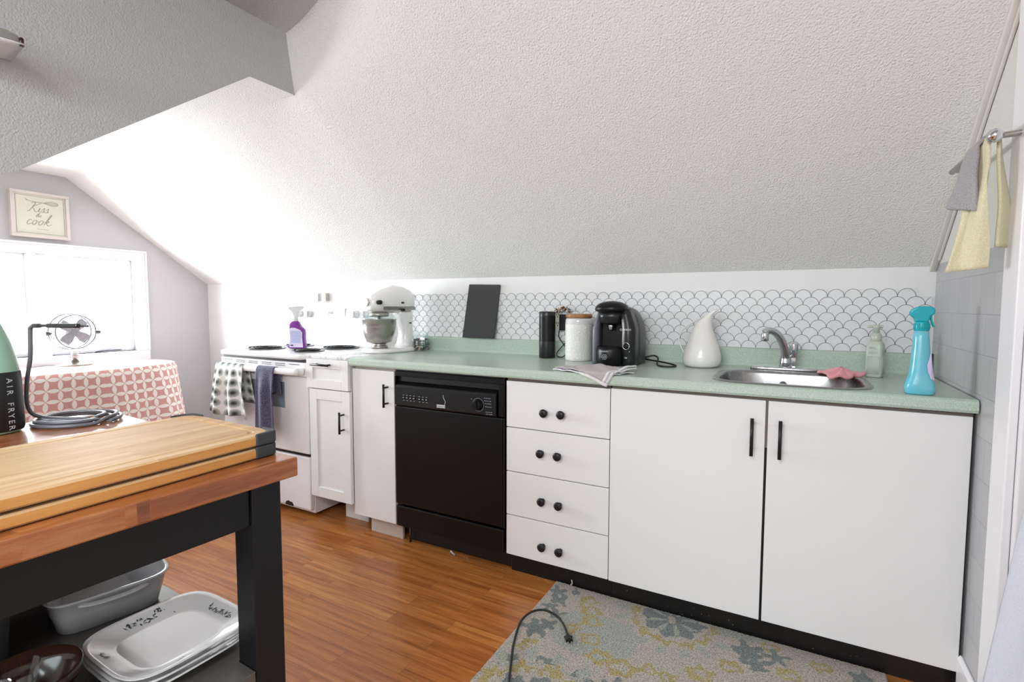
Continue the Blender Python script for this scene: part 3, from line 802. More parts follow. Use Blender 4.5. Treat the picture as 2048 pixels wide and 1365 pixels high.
fs = list(bm.faces)
for i, f in enumerate(fs): f.material_index = (i // 20) % 3
o = obj('beaded_garland', bm, ['lid_wood', 'ceramic', 'brown_glaze'], None); tag(o, 'small speckled brown and white beaded clump above the black adapter', 'garland')

# coffee maker -----------------------------------------------------------
cm = thing('coffee_maker', 'black single-serve coffee maker on the counter between canister and white pitcher', 'coffee maker', (.372, .42, CT))
X0 = .372; Z0 = CT
def arch(y, hw, h, z=0, n=24, e=2.6, lean=0.0):
    pts = [(X0 + hw, y, Z0 + z)]
    for i in range(n + 1):
        t = PI * i / n; c, s = math.cos(t), math.sin(t)
        pts.append((X0 + hw * math.copysign(abs(c) ** (2 / e), c) + lean, y, Z0 + z + .10 + (h - .10) * abs(s) ** (2 / e) * 1.0))
    pts.append((X0 - hw, y, Z0 + z)); return pts
bm = bmesh.new()
loft(bm, [arch(.372, .096, .262, .001), arch(.40, .099, .266, .001), arch(.48, .098, .262, .001), arch(.53, .088, .245, .001), arch(.552, .070, .22, .001)])
obj('water_tank_body', bm, 'dark_plastic', cm, smooth=False)
bm = bmesh.new()   # black core behind the cup bay
loft(bm, [[(X0 - .068, .355, Z0 + .004), (X0 + .046, .355, Z0 + .004), (X0 + .046, .355, Z0 + .24), (X0 - .060, .355, Z0 + .24)], [(X0 - .06, .373, Z0 + .004), (X0 + .06, .373, Z0 + .004), (X0 + .06, .373, Z0 + .25), (X0 - .06, .373, Z0 + .25)]])
obj('bay_back', bm, 'black_gloss', cm)
def side(sx, xi, xo, name, mat, y0):
    bm = bmesh.new(); rings = []
    for k in range(13):
        z = .001 + .248 * k / 12; bow = math.sin(PI * min(1, (z + .03) / .30)) * .022; ins = max(0, (z - .17)) * .35
        rings.append([(X0 + sx * (xi - ins * .6), y0 - bow + .018, Z0 + z), (X0 + sx * (xo - ins), y0 - bow * .3 + .012, Z0 + z), (X0 + sx * (xo - ins + .003), .373, Z0 + z), (X0 + sx * (xi - ins * .6 - .01), .373, Z0 + z)])
    loft(bm, rings); return obj(name, bm, mat, cm)
side(-1, .078, .093, 'left_frame', 'cable_grey', .292)
pn = side(1, .048, .094, 'control_column', 'black_plastic', .288)
bm = bmesh.new(); tube(bm, [(X0 + .068 + .0145 * math.cos(2 * PI * k / 24), .2745, Z0 + .092 + .0145 * math.sin(2 * PI * k / 24)) for k in range(24)], .0012, 8, 1, closed=True); obj('dial_ring', bm, 'chrome', pn)
bm = bmesh.new(); lathe(bm, [(.013, 0), (.012, -.010), (.004, -.011)], (X0 + .068, .286, Z0 + .092), 24, ax='y'); obj('dial', bm, 'black_gloss', pn)
bm = bmesh.new(); lathe(bm, [(.0013, 0), (.0013, -.001)], (X0 + .082, .2795, Z0 + .068), 10, ax='y'); obj('indicator_light', bm, 'white_print', pn); bm = bmesh.new()
text_bm(bm, 'BOSCH', .0105, (X0 + .071, .2738, Z0 + .163), (1, .12, 0), (0, 0, 1), .0003)
tube(bm, [(X0 + .046 + .004 * math.cos(2 * PI * k / 16), .2724, Z0 + .163 + .004 * math.sin(2 * PI * k / 16)) for k in range(16)], .0006, 6, 1, closed=True)
obj('badge_lettering', bm, 'white_print', pn); bm = bmesh.new()
text_bm(bm, 'T20', .008, (X0 + .066, .2775, Z0 + .040), (1, .12, 0), (0, 0, 1), .0003)
obj('model_lettering', bm, 'white_print', pn)
# base / drip tray front bulge
bm = bmesh.new()
rings = []
for z, k in ((.001, .86), (.01, .96), (.04, 1.0), (.07, .99), (.085, .95)):
    r = []
    for i in range(21):
        t = PI * i / 20; r.append((X0 - .014 - .068 * k * math.cos(t), .345 - .085 * k * math.sin(t) ** .8, Z0 + z))
    rings.append(r)
loft(bm, rings); ds = obj('drip_tray', bm, 'black_gloss', cm)
bm = bmesh.new(); text_bm(bm, 'TASSIMO', .0095, (X0 - .024, .2585, Z0 + .066), (1, 0.0, 0), (0, 0, 1), .0003)
for a in range(6): tube(bm, [(X0 - .024 + .008 * math.cos(a * PI / 3) + .0045 * math.cos(2 * PI * k / 14), .2592, Z0 + .042 + .008 * math.sin(a * PI / 3) + .0045 * math.sin(2 * PI * k / 14)) for k in range(14)], .0006, 6, 1, closed=True)
obj('tray_lettering', bm, 'pale_print', ds)
# brew head and lid
bm = bmesh.new()
loft(bm, [sring(X0 - .015, .335, Z0 + z, a, b, 2.4, 40) for z, a, b in ((.186, .042, .044), (.192, .050, .052), (.215, .055, .058), (.238, .058, .062))]); obj('brew_head', bm, 'black_plastic', cm)
bm = bmesh.new()
loft(bm, [sring(X0 - .015, .332, Z0 + z, a, b, 2.3, 40) for z, a, b in ((.238, .058, .062), (.243, .070, .073), (.252, .074, .077), (.264, .070, .073), (.276, .058, .062), (.285, .034, .038), (.288, .01, .012))]); obj('lid', bm, 'black_gloss', cm)
bm = bmesh.new(); lathe(bm, [(.015, .186), (.014, .175), (.011, .160), (.009, .158)], (X0 - .016, .325, Z0), 24); obj('brew_nozzle', bm, 'chrome', cm)
bm = bmesh.new(); zc = CT + .004
tube(bm, [(X0 + .09, .50, zc + .02), (X0 + .13, .52, zc + .03), (X0 + .155, .50, zc + .02), (X0 + .165, .44, zc), (X0 + .20, .36, zc), (X0 + .245, .36, zc), (X0 + .25, .42, zc), (X0 + .19, .48, zc + .004), (X0 + .12, .515, zc + .008), (X0 + .09, .53, zc + .01)], .0038, 10)
obj('power_cord', bm, 'cord_black', cm)

# grey towel folded flat, one corner hanging over the front edge
def flat_towel():
    tw = thing('dish_towel', 'folded taupe towel on the counter in front of the coffee maker, corner over the edge', 'towel', (.38, .08, CT))
    A0, B0, C0, D0 = Vector((.205, .03)), Vector((.335, .215)), Vector((.535, .075)), Vector((.455, -.075))
    for li, (off, mt, sh) in enumerate(((.0035, 'towel_white', .0), (.011, 'towel_counter', .006))):
        def fn(u, v, off=off, sh=sh):
            p = A0.lerp(B0, v).lerp(D0.lerp(C0, v), u) + Vector((sh, sh))
            x, y = p; ripple = .0025 * math.sin(u * 14 + v * 4) + .002 * math.sin(v * 11 - u * 3)
            z = CT + off + abs(ripple) + (.012 * max(0, u - .8) / .2 * max(0, v - .55) / .45 if off > .005 else 0)
            if y < -.02:
                ex = -.02 - y; y = -.02 - min(ex, .0115) - (off - .003) * .6; z = min(z, CT + off + .002) - max(0, ex - .006)
            return (x, y, z)
        bm = cloth(fn, 34, 30, mats=(lambda u, v: 1 if (u > .955 or .90 < u < .925) and li == 1 else 0) if li else None)
        obj('towel_fold', bm, [mt, 'towel_white'] if li else [mt], tw, solid=.004)
    bm = bmesh.new()
    for k, q in enumerate((-.0, .007)):
        P = [D0.lerp(C0, t) for t in (.12, .3, .5, .7, .9, 1.0)]
        tube(bm, [(p.x + .004 - q, max(p.y, -.031) + .004, CT + .019 + (.012 if i > 2 else 0) - (max(0, -.02 - p.y))) for i, p in enumerate(P)], .0024, 8)
    obj('hem', bm, 'towel_white', tw)
    bm = bmesh.new()
    tube(bm, [(.215, .04, CT + .006), (.235, .03, CT + .010), (.275, .01, CT + .007), (.30, -.002, CT + .008)], (.006, .0035), 10); obj('dark_stripe', bm, 'towel_navy', tw)
flat_towel()

# pitcher ------------------------------------------------------------------
pt = thing('pitcher', 'white teardrop enamel pitcher with curved spout left of the sink', 'pitcher', (.722, .46, CT))
px0, py0 = .7235, .462
bm = bmesh.new()
prof = [(.0, -.058, .058), (.003, -.066, .066), (.012, -.076, .076), (.033, -.080, .080), (.06, -.074, .077), (.09, -.064, .069), (.121, -.053, .057), (.145, -.045, .049), (.165, -.038, .042), (.187, -.027, .037), (.205, -.010, .037), (.22, .010, .041), (.232, .022, .047), (.243, .040, .059), (.251, .056, .069)]
rings = []
for h, l, r in prof:
    c = (l + r) / 2; hw = (r - l) / 2; dy = hw if h < .18 else hw * (.9 if h < .22 else 1.0); rings.append([(px0 + c + hw * math.cos(2 * PI * i / 40), py0 + dy * math.sin(2 * PI * i / 40), CT + .002 + h) for i in range(40)])
loft(bm, rings, True, False); obj('pitcher_body', bm, 'ceramic_warm', pt, solid=.002)
bm = bmesh.new(); tube(bm, [(px0 + .005, py0, CT + .222), (px0 - .03, py0, CT + .200), (px0 - .066, py0, CT + .176), (px0 - .088, py0, CT + .150), (px0 - .097, py0, CT + .12), (px0 - .090, py0, CT + .090), (px0 - .074, py0, CT + .058)], lambda t: (.0028, .011 - .006 * t), 12, flat=(1, 0, 0)); obj('pitcher_handle', bm, 'ceramic_warm', pt)

# soap dispenser -------------------------------------------------------------
so = thing('soap_dispenser', 'sage green ribbed pump soap bottle at the right of the sink', 'soap dispenser', (1.357, .43, CT))
sx, sy = 1.347, .43
bm = bmesh.new()
loft(bm, [sring(sx, sy, CT + z, a * .74, a * .72, e, 48, -.35) for z, a, e in ((.0005, .033, 5), (.004, .0355, 5), (.01, .0365, 5), (.105, .0365, 5), (.122, .035, 4.5), (.134, .028, 3), (.139, .019, 2))]); sbod = obj('bottle', bm, 'sage', so)
bm = bmesh.new()
for i in range(11):
    u = -.0185 + .037 * i / 10; bxm = Vector((math.cos(-.35), math.sin(-.35))); nrm = Vector((math.sin(-.35), -math.cos(-.35)))
    c = Vector((sx, sy)) + bxm * u + nrm * .0258; tube(bm, [(c.x, c.y, CT + .012), (c.x, c.y, CT + .080)], .0013, 6, raw=True)
    c = Vector((sx, sy)) + nrm * u * -1 + bxm * .0270; tube(bm, [(c.x, c.y, CT + .012), (c.x, c.y, CT + .080)], .0013, 6, raw=True)
obj('ribs', bm, 'sage', sbod)
bm = bmesh.new()
for zz, w_ in ((.112, .025), (.107, .034), (.094, .036), (.089, .030)):
    c = Vector((sx, sy)) + nrm * .0262
    for k in range(int(w_ * .8 / .0040)):
        p = c + bxm * (-.014 + k * .0040); q = p + bxm * .0029
        prism(bm, [(p.x, p.y, CT + zz), (q.x, q.y, CT + zz), (q.x, q.y, CT + zz + .0028), (p.x, p.y, CT + zz + .0028)], (nrm.x * .0004, nrm.y * .0004, 0))
obj('label_print', bm, 'grey_print', sbod)
bm = bmesh.new(); lathe(bm, [(.017, .137), (.018, .139), (.018, .158), (.014, .162), (.010, .168)], (sx, sy, CT), 28); obj('collar', bm, 'sage_clear', so)
bm = bmesh.new(); lathe(bm, [(.0105, .162), (.0105, .183), (.012, .185), (.012, .195), (.006, .197)], (sx, sy, CT), 20); tube(bm, [(sx + .020, sy, CT + .189), (sx + .01, sy, CT + .191), (sx - .014, sy, CT + .191), (sx - .028, sy, CT + .188)], lambda t: (.0065 - .003 * t, .011 - .007 * t), 12, flat=(0, 0, 1)); obj('pump_head', bm, 'sage', so)

# turquoise spray bottle -------------------------------------------------------
bb = thing('spray_bottle', 'turquoise trigger spray bottle at the right end of the counter', 'spray bottle', (1.41, .065, CT))
sx, sy = 1.415, .036
bm = bmesh.new()
S_ = 1.05
loft(bm, [sring(sx + c, sy, CT + z * S_, a * S_, b * S_, e, 44) for z, a, b, e, c in ((.0005, .031, .024, 3.5, 0), (.004, .0345, .027, 3.2, 0), (.018, .0365, .029, 3, 0), (.032, .034, .028, 3, 0), (.05, .028, .026, 2.8, 0), (.07, .0245, .0245, 2.6, -.001), (.10, .0225, .023, 2.5, -.001), (.135, .0205, .0215, 2.4, -.001), (.165, .0185, .019, 2.3, -.002), (.183, .0175, .0178, 2, -.002))]); obj('bottle', bm, 'blue_bottle', bb)
bm = bmesh.new(); prism(bm, [(sx + .012, sy - .0245, CT + .09), (sx + .0205, sy - .016, CT + .13), (sx + .0235, sy - .015, CT + .10), (sx + .027, sy - .0165, CT + .07), (sx + .031, sy - .019, CT + .045), (sx + .022, sy - .0265, CT + .05), (sx + .014, sy - .0275, CT + .07)], (.0006, -.0012, 0)); obj('side_label', bm, 'pink_label', bb)
bm = bmesh.new(); lathe(bm, [(.0185, .183), (.0195, .186), (.0185, .205), (.017, .21)], (sx - .002, sy, CT + .009), 28)
for k in range(22):
    a = 2 * PI * k / 22; bxx = (sx - .002 + .0192 * math.cos(a), sy + .0192 * math.sin(a)); tube(bm, [(bxx[0], bxx[1], CT + .197), (bxx[0], bxx[1], CT + .213)], .0011, 6, raw=True)
obj('collar', bm, 'teal_cap', bb)
bm = bmesh.new()
out = [(.026, .243), (.026, .257), (.020, .264), (.0, .266), (-.016, .263), (-.027, .256), (-.033, .246), (-.030, .238), (-.021, .228), (-.019, .218), (.013, .218), (.016, .236)]
bmA = [(sx + p * S_, sy - .011, CT + q) for p, q in out]; prism(bm, bmA, (0, .022, 0)); obj('trigger_head', bm, 'teal_cap', bb, bevel=.004, seg=3)
bm = bmesh.new(); tube(bm, [(sx + .021, sy, CT + .247), (sx + .019, sy, CT + .232), (sx + .022, sy, CT + .216), (sx + .027, sy, CT + .204)], (.003, .006), 10, flat=(1, 0, 0)); obj('trigger', bm, 'teal_cap', bb)

# pink cloth draped on the sink rim
def pink(u, v):
    a = 2 * PI * u; r = v * (1 + .22 * math.sin(3 * a + .4) + .12 * math.sin(5 * a)); x = 1.235 + .064 * r * math.cos(a); y = .375 + .055 * r * math.sin(a)
    z = CT + .010 + .022 * (1 - v) ** 1.5 + .003 * math.sin(9 * a + 5 * v) + .004 * math.sin(7 * a) * v
    if y < .385 and x < 1.33: z -= .10 * max(0, .36 - y)
    return (x, y, z)
bm = cloth(pink, 60, 10); bmesh.ops.remove_doubles(bm, verts=bm.verts, dist=1e-5)
o = obj('dish_cloth', bm, 'pink_cloth', None, solid=.010); tag(o, 'crumpled pink cloth lying over the right rear sink rim', 'cloth')

# stand mixer --------------------------------------------------------------------
mx = thing('stand_mixer', 'white stand mixer with steel bowl standing left of the glass jar', 'mixer', (-.985, .36, CT))
ang = math.radians(-10); mxo = Vector((-.985, .385)); d_ = Vector((math.sin(ang), -math.cos(ang))); s__ = Vector((math.cos(ang), math.sin(ang)))
def mp(l, w_, z): p = mxo + d_ * l + s__ * w_; return (p.x, p.y, CT + z)      # l towards the front, w to the right
def mring(l0, z, a, b, e=3, n=36, w0=0.0): return [mp(l0 + x, w0 + y, zz) for (x, y, zz) in [(q[0], q[1], z) for q in sring(0, 0, 0, a, b, e, n)]]
bm = bmesh.new(); loft(bm, [mring(.01, .0006, .165, .098, 3), mring(.01, .006, .17, .103, 3), mring(.01, .018, .168, .101, 3), mring(.01, .026, .158, .092, 3)]); obj('base', bm, 'mixer_white', mx)
bm = bmesh.new(); loft(bm, [mring(-.10, .02, .055, .062, 3), mring(-.105, .05, .045, .05, 3), mring(-.105, .10, .038, .040, 3), mring(-.10, .16, .040, .040, 3), mring(-.09, .21, .052, .048, 3), mring(-.08, .232, .06, .052, 3)]); obj('pedestal', bm, 'mixer_white', mx)
def hring(l, hw, z0_, z1_, n=32, e=2.5):
    return [mp(l, hw * math.copysign(abs(math.cos(2 * PI * i / n)) ** (2 / e), math.cos(2 * PI * i / n)), (z0_ + z1_) / 2 + (z1_ - z0_) / 2 * math.copysign(abs(math.sin(2 * PI * i / n)) ** (2 / e), math.sin(2 * PI * i / n))) for i in range(n)]
bm = bmesh.new(); loft(bm, [hring(-.150, .02, .25, .31), hring(-.143, .042, .235, .345), hring(-.12, .056, .226, .362), hring(-.07, .062, .222, .380), hring(-.02, .063, .222, .386), hring(.05, .060, .224, .368), hring(.11, .055, .228, .345), hring(.15, .045, .236, .322), hring(.162, .03, .25, .305)]); obj('motor_head', bm, 'mixer_white', mx)
bm = bmesh.new()
for sgn in (-1, 1):
    prism(bm, [mp(-.13, sgn * .0575, .243), mp(.10, sgn * .0605, .243), mp(.10, sgn * .0605, .262), mp(-.13, sgn * .0575, .262)], (s__.x * sgn * .0022, s__.y * sgn * .0022, 0))
obj('trim_band', bm, 'steel', mx)
bm = bmesh.new(); lathe(bm, [(.022, 0), (.024, .01), (.022, .022)], (0, 0, 0), 24)
bmesh.ops.rotate(bm, verts=bm.verts, matrix=Matrix.Rotation(PI / 2, 3, 'X')); bmesh.ops.rotate(bm, verts=bm.verts, matrix=Matrix.Rotation(ang, 3, 'Z')); bmesh.ops.translate(bm, verts=bm.verts, vec=mp(.156, 0, .285)); obj('attachment_hub', bm, 'chrome', mx)
bm = bmesh.new()
def knobm(l, w_, z, r, t): 
    c = Vector(mp(l, w_, z)); dd = Vector((s__.x, s__.y, 0)); tube(bm, [c, c + dd * t * .5, c + dd * t], r, 14, raw=True)
bm.free()
for kk in ((.128, .045, .285, .0125, .028), (-.03, .060, .284, .0055, .016), (-.03, .060, .243, .0085, .02), (-.10, .045, .165, .004, .012)):
    bm = bmesh.new(); knobm(*kk); obj('knob', bm, 'black_plastic', mx)
bm = bmesh.new(); lathe(bm, [(.052, .205), (.055, .21), (.055, .222), (.046, .230)], (mp(.085, 0, 0)[0], mp(.085, 0, 0)[1], CT), 32); lathe(bm, [(.008, .14), (.008, .21)], (mp(.085, 0, 0)[0], mp(.085, 0, 0)[1], CT), 12); obj('planetary', bm, 'steel', mx)
bm = bmesh.new(); c = mp(.085, 0, 0); lathe(bm, [(.046, .0265), (.050, .028), (.046, .040), (.036, .046), (.044, .054), (.070, .062), (.088, .115), (.094, .150), (.095, .186), (.099, .188), (.099, .190), (.094, .190), (.092, .150), (.085, .118), (.066, .084), (.03, .062), (.0, .058)], (c[0], c[1], CT), 48, cap1=False); bw = obj('bowl', bm, 'steel', mx, bevel=0)
bm = bmesh.new(); loft(bm, [[(c[0] + r * math.cos(2 * PI * i / 40), c[1] + r * math.sin(2 * PI * i / 40), CT + z) for i in range(40)] for r, z in ((.100, .188), (.104, .192), (.090, .205), (.062, .222))], False, False); obj('splash_shield', bm, 'jar_glass', mx, solid=.0015)

# glass jar of stones ------------------------------------------------------------
jx, jy = -.862, .505
jr = thing('glass_jar', 'small square clear glass jar of pebbles beside the mixer', 'jar', (jx, jy, CT))
bm = bmesh.new(); loft(bm, [sring(jx, jy, CT + z, a, a, 8, 40, .35) for z, a in ((.0006, .040), (.003, .043), (.082, .043), (.09, .040), (.094, .038))], True, False); obj('jar_wall', bm, 'jar_glass', jr, solid=.0018)
bm = bmesh.new(); loft(bm, [sring(jx, jy, CT + z, a, a, 5, 40, .35) for z, a in ((.095, .039), (.097, .041), (.108, .041), (.110, .038))]); obj('jar_lid', bm, 'jar_glass', jr)
bm = bmesh.new(); rr = random.Random(4)
for L in range(5):
    for i in range(5):
        for j in range(5):
            if L == 4 and rr.random() < .5: continue
            u = -.032 + .016 * i + rr.uniform(-.001, .001); v = -.032 + .016 * j + rr.uniform(-.001, .001)
            p = Vector((jx + u * math.cos(.35) - v * math.sin(.35), jy + u * math.sin(.35) + v * math.cos(.35), CT + .012 + .014 * L + rr.uniform(-.002, .002)))
            r_ = rr.uniform(.0065, .0088); n0 = len(bm.faces)
            bmesh.ops.create_icosphere(bm, subdivisions=2, radius=r_, matrix=Matrix.Translation(p) @ Matrix.Rotation(rr.random() * 3, 4, 'X') @ Matrix.Diagonal((1, rr.uniform(.6, 1), rr.uniform(.5, .9), 1)))
            bm.faces.ensure_lookup_table(); mi = rr.choices((0, 1, 2), (8, 1, 1.6))[0]
            for f in bm.faces[n0:]: f.material_index = mi; f.smooth = True
o = obj('pebbles', bm, ['pebble_dark', 'pebble_pink', 'pebble_white'], None); tag(o, 'dark, pink and pale pebbles filling the small glass jar', 'pebbles', kind='stuff')

# purple cleaner on the stove -------------------------------------------------
pc = thing('cleaner_bottle', 'purple spray cleaner bottle with pale trigger standing on the stove', 'spray bottle', (-1.655, .30, .9165))
sx, sy, zb_ = -1.632, .255, .9165
rot = .45
def pr_(l, r, b, z): 
    c = (l + r) / 2; a = (r - l) / 2
    return sring(sx + c * math.cos(rot), sy + c * math.sin(rot), zb_ + z, a, b, 4, 40, rot)
bm = bmesh.new(); loft(bm, [pr_(l, r, b, z) for z, l, r, b in ((0.0006, -.050, .050, .026), (.004, -.054, .054, .029), (.03, -.050, .052, .029), (.07, -.046, .049, .028), (.10, -.046, .050, .028), (.118, -.048, .046, .027), (.135, -.048, .028, .025), (.15, -.044, .018, .022), (.163, -.034, .014, .017), (.168, -.026, .010, .014))]); pb = obj('bottle', bm, 'purple', pc)
bm = bmesh.new(); nn = Vector((math.sin(rot), -math.cos(rot))); tt = Vector((math.cos(rot), math.sin(rot)))
def onf(u, z, d=.0295): p = Vector((sx, sy)) + tt * u + nn * d; return (p.x, p.y, zb_ + z)
prism(bm, [onf(-.038, .008), onf(.047, .008), onf(.043, .07), onf(.044, .10), onf(.03, .116), onf(0, .128), onf(-.025, .129), onf(-.038, .122), onf(-.034, .07)], (nn.x * .0006, nn.y * .0006, 0)); lb = obj('label', bm, 'pink_label', pb)
bm = bmesh.new()
for zz in [.036 + .0075 * k for k in range(10)]:
    for k in range(8): prism(bm, [onf(-.028 + .008 * k, zz, .0305), onf(-.0215 + .008 * k, zz, .0305), onf(-.0215 + .008 * k, zz + .0052, .0305), onf(-.028 + .008 * k, zz + .0052, .0305)], (nn.x * .0004, nn.y * .0004, 0))
obj('label_print', bm, 'blue_label', lb)
bm = bmesh.new(); prism(bm, [onf(-.030, .016, .0305), onf(-.014, .016, .0305), onf(-.014, .024, .0305), onf(-.030, .024, .0305)], (nn.x * .0004, nn.y * .0004, 0)); obj('dark_mark', bm, 'label_black', lb)
bm = bmesh.new(); lathe(bm, [(.016, .168), (.017, .172), (.016, .195), (.012, .205)], (sx - .008, sy - .004, zb_), 24)
hd = [(-.045, .245), (-.04, .256), (.01, .262), (.045, .262), (.055, .250), (.035, .238), (.014, .225), (.010, .203), (-.014, .203), (-.018, .225)]
prism(bm, [onf(u - .008, z, .009) for u, z in hd], (-nn.x * .018, -nn.y * .018, 0)); obj('trigger_head', bm, 'ceramic', pc, bevel=.002)
bm = bmesh.new(); tube(bm, [onf(-.03, .24, 0), onf(-.04, .222, 0), onf(-.044, .205, 0)], (.003, .006), 10); obj('trigger', bm, 'ceramic', pc)
# small box on the ledge above the stove
o = box('wall_switch_box', -1.76, -1.725, .565, .593, 1.215, 1.268, 'raw_panel', None, bevel=.002); tag(o, 'small pinkish grey box on the wall above the stove backguard', 'box')
o = box('wall_switch_plate', -1.855, -1.815, .575, .593, 1.215, 1.268, 'ceramic', None, bevel=.002); tag(o, 'pale grey plate on the wall left of the pinkish box', 'box')

# ------------------------------------------------------------------ gable nook: table, fan, sign
TZ = .80
tb = thing('dining_table', 'small table hidden under the pink patterned cloth below the window', 'table', (-2.765, -.42, 0))
tcx, tcy, ta, tbb = -2.765, -.42, .305, .50
bm = bmesh.new(); loft(bm, [sring(tcx, tcy, TZ - .028, ta - .008, tbb - .008, 2.7, 48), sring(tcx, tcy, TZ - .004, ta - .006, tbb - .006, 2.7, 48)]); obj('tabletop', bm, 'lid_wood', tb)
for sx_, sy_ in ((-1, -1), (-1, 1), (1, -1), (1, 1)):
    bm = bmesh.new(); bx(bm, tcx + sx_ * .17 - .02, tcx + sx_ * .17 + .02, tcy + sy_ * .30 - .02, tcy + sy_ * .30 + .02, 0, TZ - .0285); obj('leg', bm, 'lid_wood', tb)
def tcloth():
    bm = bmesh.new(); uvl = bm.loops.layers.uv.new('UVMap'); n = 144
    base = sring(tcx, tcy, TZ, ta, tbb, 2.7, n)
    per = [0]
    for i in range(n): a, b = Vector(base[i]), Vector(base[(i + 1) % n]); per.append(per[-1] + (b - a).length)
    rings = []; T = []
    for k in range(6): rings.append([bm.verts.new((tcx + (p[0] - tcx) * (k + 1) / 6, tcy + (p[1] - tcy) * (k + 1) / 6, TZ)) for p in base]); T.append(None)
    for k in range(1, 17):
        d = .48 * k / 16; ring = []
        for i, p in enumerate(base):
            nx_, ny_ = p[0] - tcx, p[1] - tcy; L = math.hypot(nx_, ny_); t = per[i]
            corner = abs(nx_ / ta) ** 2 * abs(ny_ / tbb) ** 2
            out = .008 + d * (.10 + .16 * corner) + .022 * (d / .4) * math.sin(t * 21 + .6) + .008 * (d / .4) * math.sin(t * 47)
            x_, y_ = p[0] + nx_ / L * out, p[1] + ny_ / L * out
            x_ = max(x_, XL + .045)
            ring.append(bm.verts.new((x_, y_, TZ - d + (.003 if k == 1 else 0))))
        rings.append(ring); T.append(d)
    for r in range(len(rings) - 1):
        for i in range(n):
            j = (i + 1) % n; f = bm.faces.new((rings[r][i], rings[r][j], rings[r + 1][j], rings[r + 1][i])); f.smooth = True
            for lp, (rr_, ii, pi) in zip(f.loops, ((r, i, i), (r, j, i + 1), (r + 1, j, i + 1), (r + 1, i, i))):
                if rr_ < 6 and r < 5: co = rings[rr_][ii].co; lp[uvl].uv = (co.x, co.y)
                elif rr_ == 5 and r < 5: co = rings[5][ii].co; lp[uvl].uv = (co.x, co.y)
                else: dd = 0 if T[rr_] is None else T[rr_]; lp[uvl].uv = (per[pi] * 1.06, dd)
    f0 = bm.verts.new((tcx, tcy, TZ))
    for i in range(n):
        f = bm.faces.new((f0, rings[0][i], rings[0][(i + 1) % n]))
        for lp in f.loops: lp[uvl].uv = (lp.vert.co.x, lp.vert.co.y)
    return bm
o = obj('tablecloth', tcloth(), 'trellis', None, org=(tcx, tcy, .31)); tag(o, 'pink and white petal-patterned tablecloth draped over the table under the window', 'tablecloth')

fn_ = thing('desk_fan', 'retro wire-guard desk fan standing on the tablecloth in front of the window', 'fan', (-2.93, -.383, TZ))
fx, fy, fz = -2.93, -.383, TZ + .215
bm = bmesh.new(); loft(bm, [sring(fx, fy, TZ + z, a, b, 2.4, 36) for z, a, b in ((.001, .075, .085), (.008, .075, .085), (.012, .06, .07), (.03, .02, .03), (.04, .012, .012))]); obj('stand', bm, 'steel', fn_)
bm = bmesh.new(); tube(bm, [(fx, fy + .118 * math.cos(a), fz + .118 * math.sin(a) - .01) for a in [PI + PI * k / 20 for k in range(21)]], (.003, .010), 10, 2, flat=(0, 0, 1)); lathe(bm, [(.03, .0), (.018, .02), (.01, .03)], (fx, fy, TZ + .05), 20, ax='z'); lathe(bm, [(.008, .0), (.02, .05)], (fx, fy, TZ + .03), 16); obj('yoke', bm, 'steel', fn_)
bm = bmesh.new()
for dx in (-.045, .035):
    rr_ = .112 if dx < 0 else .105
    tube(bm, [(fx + dx, fy + rr_ * math.cos(2 * PI * k / 48), fz + rr_ * math.sin(2 * PI * k / 48)) for k in range(48)], .0036, 8, 1, closed=True)
for rr_ in (.03, .055, .08): tube(bm, [(fx + .045, fy + rr_ * math.cos(2 * PI * k / 36), fz + rr_ * math.sin(2 * PI * k / 36)) for k in range(36)], .0008, 6, 1, closed=True)
for k in range(18):
    a = 2 * PI * k / 18; c, s = math.cos(a), math.sin(a)
    tube(bm, [(fx + .05, fy + .012 * c, fz + .012 * s), (fx + .046, fy + .07 * c, fz + .07 * s), (fx + .035, fy + .105 * c, fz + .105 * s), (fx - .045, fy + .112 * c, fz + .112 * s)], .0008, 5, 3)
obj('wire_guard', bm, 'cable_grey', fn_)
bm = bmesh.new(); lathe(bm, [(.034, -.07), (.038, -.04), (.034, .0), (.015, .01)], (fx, fy, fz), 28, ax='x'); obj('motor', bm, 'fan_pale', fn_)
bm = bmesh.new()
for k in range(4):
    a = PI / 4 + PI / 2 * k + .1; e1 = Vector((0, math.cos(a), math.sin(a))); e2 = Vector((0, -math.sin(a), math.cos(a)))
    def bf(u, v, e1=e1, e2=e2): p = Vector((fx + .012 + .014 * (v - .5), fy, fz)) + e1 * (.012 + .076 * u) + e2 * ((v - .5) * (.022 + .034 * math.sin(u * 2.2))); return tuple(p)
    b2 = cloth(bf, 8, 6); mt_ = bpy.data.meshes.new('t'); b2.to_mesh(mt_); b2.free(); bm.from_mesh(mt_); bpy.data.meshes.remove(mt_)
obj('blades', bm, 'fan_pale', fn_, solid=.0015)
for s_ in (-1, 1):
    bm = bmesh.new(); lathe(bm, [(.006, s_ * .112), (.013, s_ * .122), (.014, s_ * .134), (.006, s_ * .140)], (fx, fy, fz - .01), 16, ax='y') if False else tube(bm, [(fx, fy + s_ * .110, fz - .008), (fx, fy + s_ * .125, fz - .008), (fx, fy + s_ * .142, fz - .008)], lambda t: .006 + .007 * math.sin(t * PI * .8), 14, 3)
    obj('pivot_knob', bm, 'steel_dark', fn_)
bm = bmesh.new(); tube(bm, [(fx - .05, fy - .06, TZ + .004), (fx - .08, fy - .12, TZ + .004), (fx - .06, fy - .2, TZ + .004), (fx - .12, fy - .24, TZ + .004)], .003, 8)
obj('mains_lead', bm, 'cable_grey', fn_)

